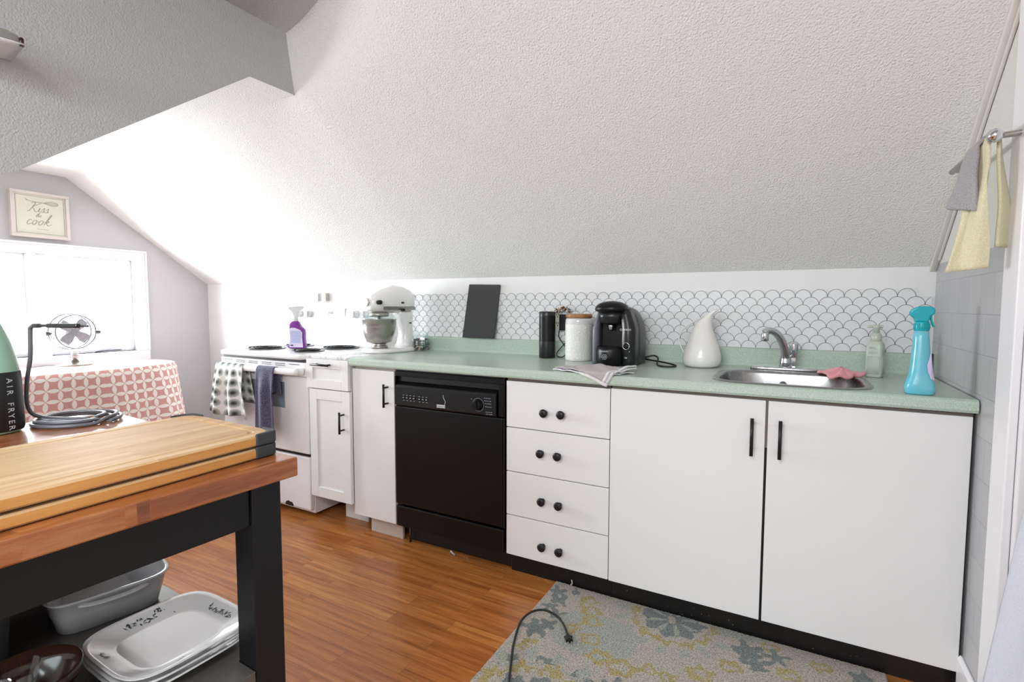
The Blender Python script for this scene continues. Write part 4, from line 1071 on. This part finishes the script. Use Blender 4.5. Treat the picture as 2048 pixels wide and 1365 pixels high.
# "Kiss the cook" sign
sg = thing('wall_sign', 'square whitewashed wooden sign with cursive Kiss the cook above the window', 'sign', (XL, -.452, 1.74))
sy0, sy1, sz0, sz1 = -.602, -.312, 1.602, 1.884
bm = bmesh.new(); fr = .018
for q in ((sy0, sy1, sz0, sz0 + fr), (sy0, sy1, sz1 - fr, sz1), (sy0, sy0 + fr, sz0 + fr, sz1 - fr), (sy1 - fr, sy1, sz0 + fr, sz1 - fr)): bx(bm, XL + .0005, XL + .038, *q)
obj('frame', bm, 'sign_frame', sg, bevel=.002)
box('board', XL + .0005, XL + .026, sy0 + fr, sy1 - fr, sz0 + fr, sz1 - fr, 'sign_board', sg, bevel=.0005)
bm = bmesh.new(); X_ = XL + .0266
for q in ((sy0 + .026, sy1 - .026, sz0 + .026, sz0 + .0285), (sy0 + .026, sy1 - .026, sz1 - .0285, sz1 - .026), (sy0 + .026, sy0 + .0285, sz0 + .026, sz1 - .026), (sy1 - .0285, sy1 - .026, sz0 + .026, sz1 - .026)): bx(bm, X_ - .0008, X_, *q)
GL = {  # cursive strokes on a 1-high x-height grid: (advance, strokes)
 'K': (1.9, [[(.1, 2.0), (.5, 2.2), (.9, 2.1), (.6, 1.0), (.35, .1), (0, 0)], [(1.9, 2.2), (1.3, 1.7), (.7, 1.1), (1.1, .6), (1.5, 0), (1.9, .1)]]),
 'i': (.6, [[(-.1, .1), (.25, 1.0), (.2, .2), (.35, 0), (.6, .2)], [(.38, 1.45), (.42, 1.52)]]),
 's': (.75, [[(-.1, .15), (.4, 1.1), (.5, .6), (.45, .1), (.15, 0), (.05, .15)], [(.35, .05), (.6, .1), (.75, .25)]]),
 't': (.6, [[(0, .2), (.4, 1.8), (.2, .3), (.35, 0), (.6, .2)], [(.05, 1.15), (.65, 1.2)]]),
 'h': (.95, [[(-.05, .2), (.45, 1.7), (.5, 2.1), (.3, 1.9), (.1, .8), (0, 0)], [(.05, .3), (.4, .95), (.6, .8), (.5, .2), (.65, 0), (.9, .2)]]),
 'e': (.8, [[(-.05, .25), (.4, .6), (.5, .95), (.3, 1.0), (.1, .5), (.2, .05), (.5, .05), (.8, .3)]]),
 'c': (.9, [[(.6, .8), (.5, 1.0), (.25, .9), (.05, .45), (.2, .03), (.5, .05), (.9, .35)]]),
 'o': (1.0, [[(.5, .95), (.2, .9), (.0, .4), (.2, 0), (.5, .15), (.62, .6), (.45, .97), (.6, .75), (1.0, .7)]]),
 'k': (1.1, [[(-.05, .3), (.5, 1.8), (.55, 2.3), (.35, 2.1), (.1, .8), (-.05, 0)], [(.05, .5), (.45, 1.0), (.5, .7), (.2, .5), (.5, .15), (.75, 0), (1.2, .4)]])}
def script_line(word, cy_, cz_, h, r):
    wd = sum(GL[c][0] for c in word); x = -wd / 2
    for ch in word:
        adv, strokes = GL[ch]
        for st_ in strokes: tube(bm, [(X_, cy_ + h * (x + p + .38 * q), cz_ + h * q) for p, q in st_], lambda t: r * (.6 + .6 * math.sin(t * PI)), 6, 5)
        x += adv
script_line('Kiss', -.470, 1.762, .026, .0015)
script_line('the', -.468, 1.731, .012, .0010)
script_line('cook', -.470, 1.682, .030, .0017)
for k in range(9): bx(bm, X_ - .0008, X_, -.475 + .006 * k, -.471 + .006 * k, 1.655, 1.658)
# whisk drawing
tube(bm, [(X_, -.52, 1.832), (X_, -.50, 1.824), (X_, -.44, 1.822)], .0016, 6)
tube(bm, [(X_, -.53, 1.838), (X_, -.52, 1.832), (X_, -.525, 1.826)], .0014, 6)
for h in (.004, .009, .014): tube(bm, [(X_, -.44, 1.822), (X_, -.40, 1.822 + h), (X_, -.375, 1.822 + h * .7), (X_, -.366, 1.822), (X_, -.375, 1.822 - h * .7), (X_, -.40, 1.822 - h), (X_, -.44, 1.822)], .0008, 6)
obj('lettering', bm, 'sign_ink', sg)

# ------------------------------------------------------------------ kitchen cart
ct = thing('kitchen_cart', 'black kitchen cart with thick butcher block top in the left foreground', 'kitchen cart', (-.11, -1.53, 0))
CR = math.radians(-3.0); C0 = Vector((.282, -1.287))     # front right corner of the top; local u to -X, v to -Y
def cp_(u, v, z): return (C0.x - u * math.cos(CR) + v * math.sin(CR) * 1.0, C0.y - u * math.sin(CR) - v * math.cos(CR), z)
def cbox(bm, u0, u1, v0, v1, z0, z1, mi=0):
    vs = [bm.verts.new(cp_(u, v, z)) for u in (u0, u1) for v in (v0, v1) for z in (z0, z1)]
    for f in ((0, 1, 3, 2), (4, 6, 7, 5), (0, 4, 5, 1), (2, 3, 7, 6), (0, 2, 6, 4), (1, 5, 7, 3)): bm.faces.new([vs[i] for i in f]).material_index = mi
CW_, CD_ = .79, .52
def cb(name, u0, u1, v0, v1, z0, z1, mat, bevel=.002, par=None):
    bm = bmesh.new(); cbox(bm, u0, u1, v0, v1, z0, z1); return obj(name, bm, mat, par or ct, bevel=bevel)
cb('butcher_block', 0, CW_, 0, CD_, .8645, .9, 'butcher', .003)
LI, LW = .022, .056
for (u, v) in ((LI, LI), (CW_ - LI - LW, LI), (LI, CD_ - LI - LW), (CW_ - LI - LW, CD_ - LI - LW)): cb('leg', u, u + LW, v, v + LW, 0, .8643, 'frame_black')
cb('apron', LI + .006, LI + .026, LI + LW, CD_ - LI - LW, .790, .8643, 'frame_black'); cb('apron', CW_ - LI - .026, CW_ - LI - .006, LI + LW, CD_ - LI - LW, .790, .8643, 'frame_black')
cb('apron', LI + LW, CW_ - LI - LW, LI + .006, LI + .026, .80, .8643, 'frame_black'); cb('apron', LI + LW, CW_ - LI - LW, CD_ - LI - .026, CD_ - LI - .006, .80, .8643, 'frame_black')
SHZ = .525
bm = bmesh.new(); cbox(bm, CW_ - LI - .014, CW_ - LI - .004, LI + LW + .001, CD_ - LI - LW - .001, .201, .789); obj('back_panel', bm, 'frame_black', ct)
for z in (SHZ, .2):
    bm = bmesh.new(); e = .001
    cbox(bm, LI + .003, CW_ - LI - .015, LI + LW + e, CD_ - LI - LW - e, z - .02, z); cbox(bm, LI + LW + e, CW_ - LI - LW - e, LI, LI + LW + e, z - .02, z)
    obj('shelf', bm, 'shelf_steel', ct, bevel=.001)

# two cutting boards
def board(name, z, label, du=0.0):
    t = thing(name, label, 'cutting board', (.08, -1.5, z), 'bamboo cutting boards on the cart')
    r0 = math.radians(-2.5); B0 = Vector((.233 + du, -1.292))
    def bpnt(u, v, zz): return (B0.x - u * math.cos(r0) + v * math.sin(r0) * -.2, B0.y - u * math.sin(r0) - v * math.cos(r0), zz)
    W, L, H = .30, .46, .019
    def rr2(ins, zz, e=14): return [bpnt(W / 2 + (p[0]), L / 2 + p[1], zz) for p in [(q[0], q[1]) for q in sring(0, 0, 0, W / 2 - ins, L / 2 - ins, e, 56)]]
    bm = bmesh.new(); loft(bm, [rr2(.003, z), rr2(0, z + .003), rr2(0, z + H - .003), rr2(.003, z + H), rr2(.022, z + H), rr2(.0245, z + H - .0025), rr2(.0275, z + H - .0025), rr2(.030, z + H)])
    bm.faces.ensure_lookup_table()
    for f in bm.faces:
        f.smooth = False
        f.material_index = 1 if max(v.co.z for v in f.verts) - min(v.co.z for v in f.verts) > .005 else 0
    obj('wood_slab', bm, ['bamboo', 'bamboo_edge'], t, recalc=True)
    for cu, cv in ((0, 0), (W, 0), (0, L), (W, L)):
        bm = bmesh.new(); su = 1 if cu == 0 else -1; sv = 1 if cv == 0 else -1
        prof = [(-.002, .045), (-.0025, .012), (.002, .003), (.012, -.0025), (.045, -.002), (.045, .004), (.022, .008), (.008, .022), (.004, .045)]
        prism(bm, [bpnt(cu + su * p, cv + sv * q, z - .0004) for p, q in prof], (0, 0, H + .0035)); obj('corner_grip', bm, 'rubber', t, bevel=.003, seg=3)
    return t
board('cutting_board', .9012, 'lower bamboo cutting board resting directly on the cart top')
board('cutting_board', .9245, 'upper bamboo cutting board with juice groove and charcoal corner grips', .001)

# oil bottle at the left end
ob = thing('oil_bottle', 'tall pale green bottle with black air fryer label at the left edge', 'bottle', (-.452, -1.488, .9))
ox, oy = -.452, -1.488
bm = bmesh.new(); lathe(bm, [(.046, .9006), (.052, .904), (.053, .92), (.051, 1.03), (.047, 1.06), (.038, 1.10), (.024, 1.14), (.013, 1.17), (.011, 1.2), (.011, 1.22)], (ox, oy, 0), 40); obj_b = obj('bottle', bm, 'green_plastic', ob)
bm = bmesh.new(); lathe(bm, [(.0545, .9), (.0545, .907)], (ox, oy, .0), 40) if False else None
lathe(bm, [(.0528, .906), (.0545, .912), (.0525, 1.030), (.0515, 1.034)], (ox, oy, 0), 48, False, False); obj('label_band', bm, 'label_black', ob)
bm = bmesh.new(); 
for k, ch in enumerate('AIR FRYER'):
    if ch == ' ': continue
    ah = math.radians(19); nrm_ = Vector((math.cos(ah), math.sin(ah), 0)); tg = Vector((-math.sin(ah), math.cos(ah), 0)); p = Vector((ox, oy, 0)) + nrm_ * .0546
    text_bm(bm, ch, .0165, (p.x, p.y, 1.016 - k * .0128), (0, 0, -1), tg, .0003)
ah = math.radians(-2); nrm_ = Vector((math.cos(ah), math.sin(ah), 0)); tg = Vector((-math.sin(ah), math.cos(ah), 0))
obj('label_lettering', bm, 'pale_print', ob)
bm = bmesh.new(); lathe(bm, [(.0135, 1.2), (.0145, 1.205), (.0145, 1.235), (.010, 1.24), (.008, 1.30), (.004, 1.31)], (ox, oy, 0), 24); obj('cap', bm, 'purple', ob)

# coiled cable with stiff standing end
cxx, cyy = -.425, -1.345
bm = bmesh.new(); P = []
rads = (.085, .079, .070, .058)
for k in range(4 * 20):
    a = 2 * PI * k / 20; lv = k // 20; f = (k % 20) / 20; r_ = lerp(rads[lv], rads[min(3, lv + 1)], f)
    P.append((cxx - .005 * lv + r_ * 1.02 * math.cos(a + .4), cyy - .0 * lv + r_ * math.sin(a + .4), .9052 + .0062 * (lv % 2) + .001 * math.sin(a * 3)))
lastp = P[-1]
tube(bm, P, .0042, 10, 2)
ex = [P[-1], (-.462, -1.395, .915), (-.475, -1.4175, .94), (-.452, -1.425, 1.0), (-.425, -1.425, 1.06), (-.417, -1.425, 1.115), (-.412, -1.425, 1.129), (-.395, -1.425, 1.134)]
tube(bm, ex, .0042, 10, 5)
o = thing('coiled_cable', 'grey coiled cable on the cart with one stiff end standing up', 'cable', (cxx, cyy, .9))
obj('coil_loops', bm, 'cable_grey', o)
bm = bmesh.new(); tube(bm, [(-.40, -1.425, 1.133), (-.36, -1.423, 1.134), (-.31, -1.418, 1.1345), (-.24, -1.405, 1.135)], lambda t: .0028 if .28 < t < .48 else .0048, 12, 8); tube(bm, [(-.245, -1.406, 1.135), (-.212, -1.40, 1.135)], .0022, 8, raw=True); obj('metal_end', bm, 'steel_dark', o)

# things on the cart shelf
SZ = SHZ + .0005
cs = thing('casserole_dish', 'deep grey-white rectangular ceramic casserole dish on the cart shelf', 'casserole dish', (-.268, -1.38, SZ))
gx, gy, gr = -.246, -1.386, -.22
def gpt(u, v, z): return (gx + u * math.cos(gr) - v * math.sin(gr), gy + u * math.sin(gr) + v * math.cos(gr), SZ + z)
bm = bmesh.new(); Rr = [(.0, .102, .082), (.003, .109, .088), (.05, .118, .097), (.086, .124, .103), (.0915, .129, .108), (.0945, .128, .107), (.0935, .122, .101), (.05, .112, .091), (.012, .103, .062), (.009, .09, .07)]
loft(bm, [sring(gx, gy, SZ + z, a, b, 5.5, 52, gr) for z, a, b in [(q[0] * .78, q[1], q[2]) for q in Rr]]); obj('dish', bm, 'ceramic_grey', cs)
bm = bmesh.new(); tube(bm, [gpt(.120, -.055, .062), gpt(.134, -.03, .062), gpt(.137, 0, .062), gpt(.134, .03, .062), gpt(.120, .055, .062)], (.003, .009), 10, flat=(0, 0, 1)); obj('side_handle', bm, 'ceramic_grey', cs)
labs = ('lowest white platter of the stack on the cart shelf', 'middle white platter in the stack on the cart shelf', 'top white platter with dark floral sprigs on the cart shelf')
fx0, fy0 = .063, -1.408
for k in range(3):
    z = SZ + .0115 * k; p_ = thing('platter', labs[k], 'platter', (fx0, fy0, z), 'white platters stacked on the cart shelf')
    bm = bmesh.new(); pr2 = [(.0, .070, .073), (.002, .073, .076), (.0155, .108, .108), (.0185, .113, .113), (.0205, .112, .112), (.0175, .104, .104), (.0055, .076, .079), (.0045, .068, .071)]
    loft(bm, [sring(fx0, fy0, z + zz, a, b, 4.2, 60, -.03) for zz, a, b in pr2]); bsurf = obj('dish', bm, 'ceramic', p_)
    if k == 2:
        bm = bmesh.new(); rr = random.Random(9)
        for (ux, uy, dx_, dy_, nn_) in ((-.088, .0, 0, 1, 11), (-.086, .045, .4, .9, 8), (.0, .090, 1, 0, 9), (.05, .088, 1, -.2, 7), (-.04, -.09, 1, 0, 7), (.088, -.03, 0, 1, 6)):
            for q in range(nn_ * 2):
                s = (q - nn_) * .0029; cx_ = ux + dx_ * s + rr.uniform(-.007, .007); cy_ = uy + dy_ * s + rr.uniform(-.004, .004)
                m_ = max(abs(cx_) / .108, abs(cy_) / .108); zl = z + .0055 + (.0175 - .0055) * max(0, min(1, (m_ * .108 - .077) / .027)) + .0008
                a = rr.uniform(0, PI); l_, w2 = rr.uniform(.003, .006), rr.uniform(.001, .002)
                tp = [(cx_ + l_ * math.cos(a), cy_ + l_ * math.sin(a)), (cx_ - w2 * math.sin(a), cy_ + w2 * math.cos(a)), (cx_ - l_ * math.cos(a), cy_ - l_ * math.sin(a)), (cx_ + w2 * math.sin(a), cy_ - w2 * math.cos(a))]
                pl = []
                for (xx, yy) in tp:
                    m2 = max(abs(xx), abs(yy)); pl.append((fx0 + xx, fy0 + yy, z + .0055 + .012 * max(0, min(1, (m2 - .077) / .027)) + .0009))
                poly(bm, pl)
        obj('floral_decal', bm, 'decal', bsurf, recalc=False)
bxc, byc = .020, -1.60
bm = bmesh.new(); lathe(bm, [(.03, 0), (.034, .002), (.066, .045), (.071, .066), (.069, .068), (.062, .046), (.030, .007), (.0, .005)], (bxc, byc, SZ), 44, cap1=False)
o = obj('brown_bowl', bm, 'brown_glaze', None, org=(bxc, byc, SZ)); tag(o, 'dark brown glazed bowl at the lower left on the cart shelf', 'bowl')
bm = bmesh.new(); lathe(bm, [(.022, .012), (.024, .014), (.029, .075), (.0275, .075), (.0225, .018), (.0, .017)], (bxc - .015, byc - .005, SZ), 32, cap1=False)
o = obj('drinking_glass', bm, 'jar_glass', None); tag(o, 'small clear glass standing inside the brown bowl', 'glass')
bm = bmesh.new(); lathe(bm, [(.018, 0), (.02, .002), (.038, .025), (.042, .038), (.040, .040), (.035, .026), (.016, .006), (.0, .005)], (.132, -1.600, SZ), 40, cap1=False)
o = obj('white_bowl', bm, 'ceramic', None); tag(o, 'small white bowl between the brown bowl and the platter stack', 'bowl')
bm = bmesh.new(); R_ = [(.0, .10, .05), (.12, .108, .056), (.125, .110, .058), (.125, .106, .054), (.006, .097, .047)]
loft(bm, [sring(-.235, -1.62, SZ + z, a, b, 8, 40) for z, a, b in R_]); o = obj('storage_bin', bm, 'dark_plastic', None); tag(o, 'dark grey open bin at the left end of the cart shelf', 'bin')

# ------------------------------------------------------------------ rug
def rug_color(x, y):
    def blob(cx, cy, r, k=0, n=5, ph=0):
        d = math.hypot(x - cx, y - cy); a = math.atan2(y - cy, x - cx); return d < r * (1 + k * math.cos(n * a + ph))
    nz = .5 + .5 * math.sin(x * 31 + 3 * math.sin(y * 17)) * math.sin(y * 27 + 2 * math.sin(x * 13)); e = .006 * math.sin(x * 140 + y * 60) + .005 * math.sin(y * 170 - x * 50)
    beige, blue, yel, sage, pink = (.47, .40, .33), (.09, .13, .135), (.40, .29, .05), (.35, .37, .31), (.50, .40, .34)
    c = beige
    if nz > .62: c = pink
    if math.sin(x * 7.3 + 1.2) * math.sin(y * 9.1 + .5) > .42: c = sage
    def med(cx, cy, s):
        d = math.hypot(x - cx, y - cy) / s + e; a = math.atan2(y - cy, x - cx)
        if d < .105 * (1 + .10 * math.cos(8 * a)):
            pet = abs(math.sin(4 * a)); 
            if .03 < d < .085 and pet > .86: return sage
            if d < .018: return beige
            return blue
        if d < .128: return beige
        if d < .150 + .012 * math.cos(12 * a): return yel
        if .168 < d < .21 and math.cos(16 * a) > .2: return sage
        return None
    for cx, cy, s in ((.715, .0, 1.0), (.43, -.66, 1.35), (1.22, -.52, 1.0), (.80, -.80, .8)):
        q = med(cx, cy, s)
        if q: return q
    # blue leafy arcs around the lower left medallion
    d = math.hypot(x - .43, y + .66) ; a = math.atan2(y + .66, x - .43)
    if .222 + e < d < .25 + e and math.cos(11 * a) > -.1: return blue
    if .205 < d < .215: return sage
    for bx_, by_, r, k, n in ((.262, -.03, .030, .3, 5), (.285, -.085, .032, .35, 4), (.275, -.14, .026, .4, 5), (.318, -.18, .028, .35, 5), (.285, -.29, .045, .3, 5), (.315, -.25, .028, .3, 4), (.33, .0, .02, .3, 5),
                              (.975, -.06, .045, .28, 5), (1.005, -.12, .034, .3, 5), (1.06, -.05, .03, .4, 5), (1.12, -.22, .05, .3, 6), (.93, -.33, .045, .3, 5), (1.30, -.03, .03, .3, 5), (1.30, -.26, .05, .3, 5), (.62, -.45, .04, .3, 5), (.72, -.52, .04, .3, 5)):
        if blob(bx_, by_, r + e, k, n, bx_ * 9): return blue
    for bx_, by_, r0, r1 in ((.40, -.03, .018, .035), (.43, -.095, .022, .040), (.455, -.155, .018, .036), (.29, -.40, .0, .026), (.305, -.365, .0, .020), (.40, -.23, .012, .03), (.485, -.255, .02, .038), (.54, -.33, .022, .042), (.62, -.345, .028, .050), (.70, -.31, .014, .03), (.76, -.32, .012, .03),
                             (.85, -.25, .02, .042), (.93, -.17, .016, .036), (1.04, .0, .012, .03), (1.10, -.12, .018, .036), (1.19, -.03, .012, .032), (1.20, -.17, .016, .034), (1.34, -.12, .02, .04)):
        dd = math.hypot(x - bx_, (y - by_) * 1.2) + e
        if r0 < dd < r1: return yel
    if abs(x - .405 - .03 * math.sin(y * 30)) < .008 and -.22 < y < .0: return yel
    return c
RX0, RX1, RY0, RY1 = .222, 1.372, -.98, .042
nxr, nyr = 320, 284
bm = bmesh.new(); cl_ = bm.loops.layers.float_color.new('pile')
rr = random.Random(2)
G = []
for i in range(nxr + 1):
    row = []
    for j in range(nyr + 1):
        x = lerp(RX0, RX1, i / nxr); y = lerp(RY0, RY1, j / nyr); ed = min(i, j, nxr - i, nyr - j)
        row.append(bm.verts.new((x + rr.uniform(-.0008, .0008), y + rr.uniform(-.0008, .0008), (.008 if ed else .0008) + rr.uniform(0, .0022) + .003 * math.exp(-((i) ** 2 + (nyr - j) ** 2) / 300))))
    G.append(row)
cols = [[rug_color(lerp(RX0, RX1, i / nxr), lerp(RY0, RY1, j / nyr)) for j in range(nyr + 1)] for i in range(nxr + 1)]
for i in range(nxr):
    for j in range(nyr):
        f = bm.faces.new((G[i][j], G[i + 1][j], G[i + 1][j + 1], G[i][j + 1])); f.smooth = True
        for lp, (a, b) in zip(f.loops, ((i, j), (i + 1, j), (i + 1, j + 1), (i, j + 1))): lp[cl_] = (*cols[a][b], 1)
t_ = NT('tufted_floral_rug'); at = t_.n('ShaderNodeAttribute'); at.attribute_name = 'pile'
nz1 = t_.noise(t_.obj(), 210, 2, .7); nz2 = t_.noise(t_.obj(), 8, 3)
c_ = t_.mix(t_.ramp(nz1, [(.35, (0, 0, 0, 1)), (.65, (1, 1, 1, 1))]), t_.mix(1.0, at.outputs[0], (.34, .35, .33, 1), 'MULTIPLY'), t_.mix(.18, at.outputs[0], (.7, .68, .62, 1)))
t_.set(Base_Color=c_, Roughness=1.0, Sheen_Weight=.3); t_.bump(nz1, .9, .004); M['rug'] = t_.m
o = obj('floral_rug', bm, 'rug', None, org=(.8, -.47, 0), recalc=False); tag(o, 'beige, blue-grey and mustard floral tufted rug on the wood floor', 'rug')

# black cord ending in a plug on the rug
cd = thing('extension_lead', 'black lead curling over the rug and ending in a plug', 'lead', (.33, -.35, .012))
bm = bmesh.new(); zc = .0165
tube(bm, [(.52, -1.05, zc), (.40, -.72, zc), (.337, -.582, zc), (.30, -.50, zc), (.266, -.42, .02), (.236, -.31, .028), (.248, -.245, .034), (.285, -.212, .034), (.332, -.215, .03), (.372, -.24, .024), (.398, -.268, zc), (.410, -.287, zc + .002)], .0042, 10); obj('cable', bm, 'cord_black', cd)
bm = bmesh.new(); pv = Vector((.55, -.83, 0)).normalized(); p0 = Vector((.408, -.284, .020))
tube(bm, [p0, p0 + pv * .012, p0 + pv * .026, p0 + pv * .036], lambda t: (.005 + .008 * min(1, t * 1.6), .006 + .003 * t), 12, flat=(pv.y, -pv.x, 0)); sd = Vector((pv.y, -pv.x, 0))
tube(bm, [p0 + pv * .015 - sd * .014, p0 + pv * .015 + sd * .014], (.004, .005), 10, raw=True); pl = obj('plug', bm, 'cord_black', cd)
bm = bmesh.new()
for s_ in (-1, 1): a = p0 + pv * .036 + sd * .006 * s_; tube(bm, [a, a + pv * .014], .0016, 6, raw=True)
obj('prong', bm, 'chrome', pl)
bm = bmesh.new(); tube(bm, [(-.33, .045, .004), (-.32, .035, .016), (-.308, .03, .012), (-.30, .035, .003)], .004, 6)
o = obj('crumpled_tag', bm, 'pale_print', None); tag(o, 'tiny crumpled pale scrap on the floor under the dishwasher', 'scrap')
bm = bmesh.new()
tube(bm, [(.29, .047, .03), (.295, .04, .018), (.288, .043, .010)], .003, 6)
rr = random.Random(8)
for k in range(26):
    p = Vector((rr.uniform(-.28, .2), .045 + rr.uniform(-.02, .003), .0022)); bmesh.ops.create_icosphere(bm, subdivisions=1, radius=rr.uniform(.0008, .0019), matrix=Matrix.Translation(p))
for k in range(14):
    p = Vector((rr.uniform(.5, 1.3), .0475, rr.uniform(.012, .05))); bmesh.ops.create_icosphere(bm, subdivisions=1, radius=rr.uniform(.0007, .0014), matrix=Matrix.Translation(p))
o = obj('floor_debris', bm, 'raw_panel', None); tag(o, 'pale crumbs along the black toe kick', 'debris', kind='stuff')

# ------------------------------------------------------------------ towel rail and towels on the right wall
tr = thing('towel_rail', 'chrome towel rail with a ball end on the right wall below the slope', 'towel rail', (Xr, -.09, 1.585))
BX, BZ = 1.478, 1.583
bm = bmesh.new(); tube(bm, [(BX, -.262, BZ), (BX, .105, BZ)], .0085, 14, raw=True); obj('bar', bm, 'steel', tr)
bm = bmesh.new(); bmesh.ops.create_uvsphere(bm, u_segments=24, v_segments=14, radius=.0165, matrix=Matrix.Translation((BX, -.274, BZ)))
for f in bm.faces: f.smooth = True
obj('ball_end', bm, 'chrome', tr)
bm = bmesh.new(); tube(bm, [(BX, -.262, BZ), (BX + .03, -.262, BZ + .002), (Xr, -.262, BZ + .004)], .007, 12); lathe(bm, [(.028, Xr - .0005), (.026, Xr - .007), (.012, Xr - .012)], (0, -.262, BZ + .004), 28, ax='x'); obj('bracket', bm, 'steel', tr)
bm = bmesh.new(); tube(bm, [(BX, .09, BZ), (BX + .03, .095, BZ), (Xr, .10, BZ)], .007, 12); lathe(bm, [(.022, Xr - .0005), (.020, Xr - .006), (.012, Xr - .012)], (0, .10, BZ), 28, ax='x'); obj('bracket', bm, 'steel', tr)
def rail_towel(name, top, bot, th, mat, label, bow=.0, rip=.004):
    """top, bot: (left point, right point) pairs; the upper rim folds over the bar"""
    t0, t1 = Vector(top[0]), Vector(top[1]); b0, b1 = Vector(bot[0]), Vector(bot[1])
    def fn(u, v):
        T = t0.lerp(t1, u); B = b0.lerp(b1, u); p = T.lerp(B, v)
        p.y -= bow * math.sin(PI * v) ; f = min(1, v * 4)
        p.y -= rip * math.sin(u * 9 + v * 2) * f; p.x -= rip * .6 * math.sin(v * 7 + u * 5) * f
        if v < .06: k = 1 - v / .06; p = p.lerp(Vector((BX, p.y, BZ + .0145)), k)
        return p
    o = obj(name, cloth(fn, 22, 34), mat, None, solid=th); tag(o, label, 'towel'); return o
yf = rail_towel('hanging_towel', ((BX - .010, -.175, BZ + .006), (BX - .008, -.256, BZ + .006)), ((1.410, -.225, 1.265), (1.486, -.250, 1.274)), .007, 'towel_yellow', 'pale yellow towel hanging at the near end of the right wall rail', .01, .006)
bm = cloth(lambda u, v: (BX + .009 + lerp(.012, .040, u) * min(1, .35 + v), lerp(-.250, -.215, u) + .004 * math.sin(v * 8), BZ + .0145 - .0 * u - (.012 * min(1, v * 8)) - .262 * v), 12, 24)
o = obj('back_flap', bm, 'towel_yellow', yf, solid=.007)
rail_towel('hanging_towel', ((BX - .018, -.150, BZ + .004), (BX - .022, -.228, BZ + .002)), ((1.412, -.195, 1.430), (1.458, -.252, 1.412)), .009, 'towel_grey', 'short grey towel hanging over the yellow one on the wall rail', .004, .003)

# pale curtain at the lower right edge
def curt(u, v):
    z = lerp(1.25, .03, v); y = lerp(-.54 + (.70 - z) * .30, -1.02, u); x = Xr - .052 - .014 * math.sin(u * 22 + v * 2) * (.3 + v)
    return (x, y, z)
o = obj('hanging_cloth', cloth(curt, 60, 30), 'curtain', None, solid=.003); tag(o, 'pale bluish white cloth hanging by the door casing at the lower right', 'cloth')

# square glass wall lamp at the upper left
lm = thing('wall_lamp', 'square pale glass lamp shade corner at the upper left edge', 'lamp', (XH, -1.50, 1.86))
bm = bmesh.new()
def lpt(u, v, z): a = math.radians(14); return (-.632 - u * math.cos(a) - v * math.sin(a) * .6, -1.330 - v * math.cos(a) + u * math.sin(a) * .5, z)
N_ = 10; rows = []
g = [[bm.verts.new(lpt(.15 * i / N_, .24 * j / N_, 1.828 + .030 * (1 - (2 * i / N_ - 1) ** 2) * (1 - (2 * j / N_ - 1) ** 2) * .0 - .018 * (1 - (2 * i / N_ - 1) ** 2) * (1 - (2 * j / N_ - 1) ** 2))) for j in range(N_ + 1)] for i in range(N_ + 1)]
for i in range(N_):
    for j in range(N_): bm.faces.new((g[i][j], g[i + 1][j], g[i + 1][j + 1], g[i][j + 1])).smooth = True
obj('glass_shade', bm, 'ceramic', lm, solid=.004)
bm = bmesh.new(); loft(bm, [[lpt(u, v, z) for u, v in ((i_, i_), (.15 - i_, i_), (.15 - i_, .24 - i_), (i_, .24 - i_))] for i_, z in ((.004, 1.832), (.012, 1.850), (.03, 1.862))], False, True); obj('lamp_body', bm, 'lamp_grey', lm)
bm = bmesh.new(); p = lpt(.006, .006, 0); lathe(bm, [(.005, 1.824), (.005, 1.842), (.002, 1.845)], (p[0], p[1], 0), 12); obj('corner_clip', bm, 'brown_glaze', lm)
bm = bmesh.new(); a, b = lpt(.15, .10, 0), lpt(.10, .10, 0); bx(bm, XH, a[0] + .04, a[1] - .04, a[1] + .02, 1.834, 1.90); obj('wall_mount', bm, 'steel', lm, bevel=.003)
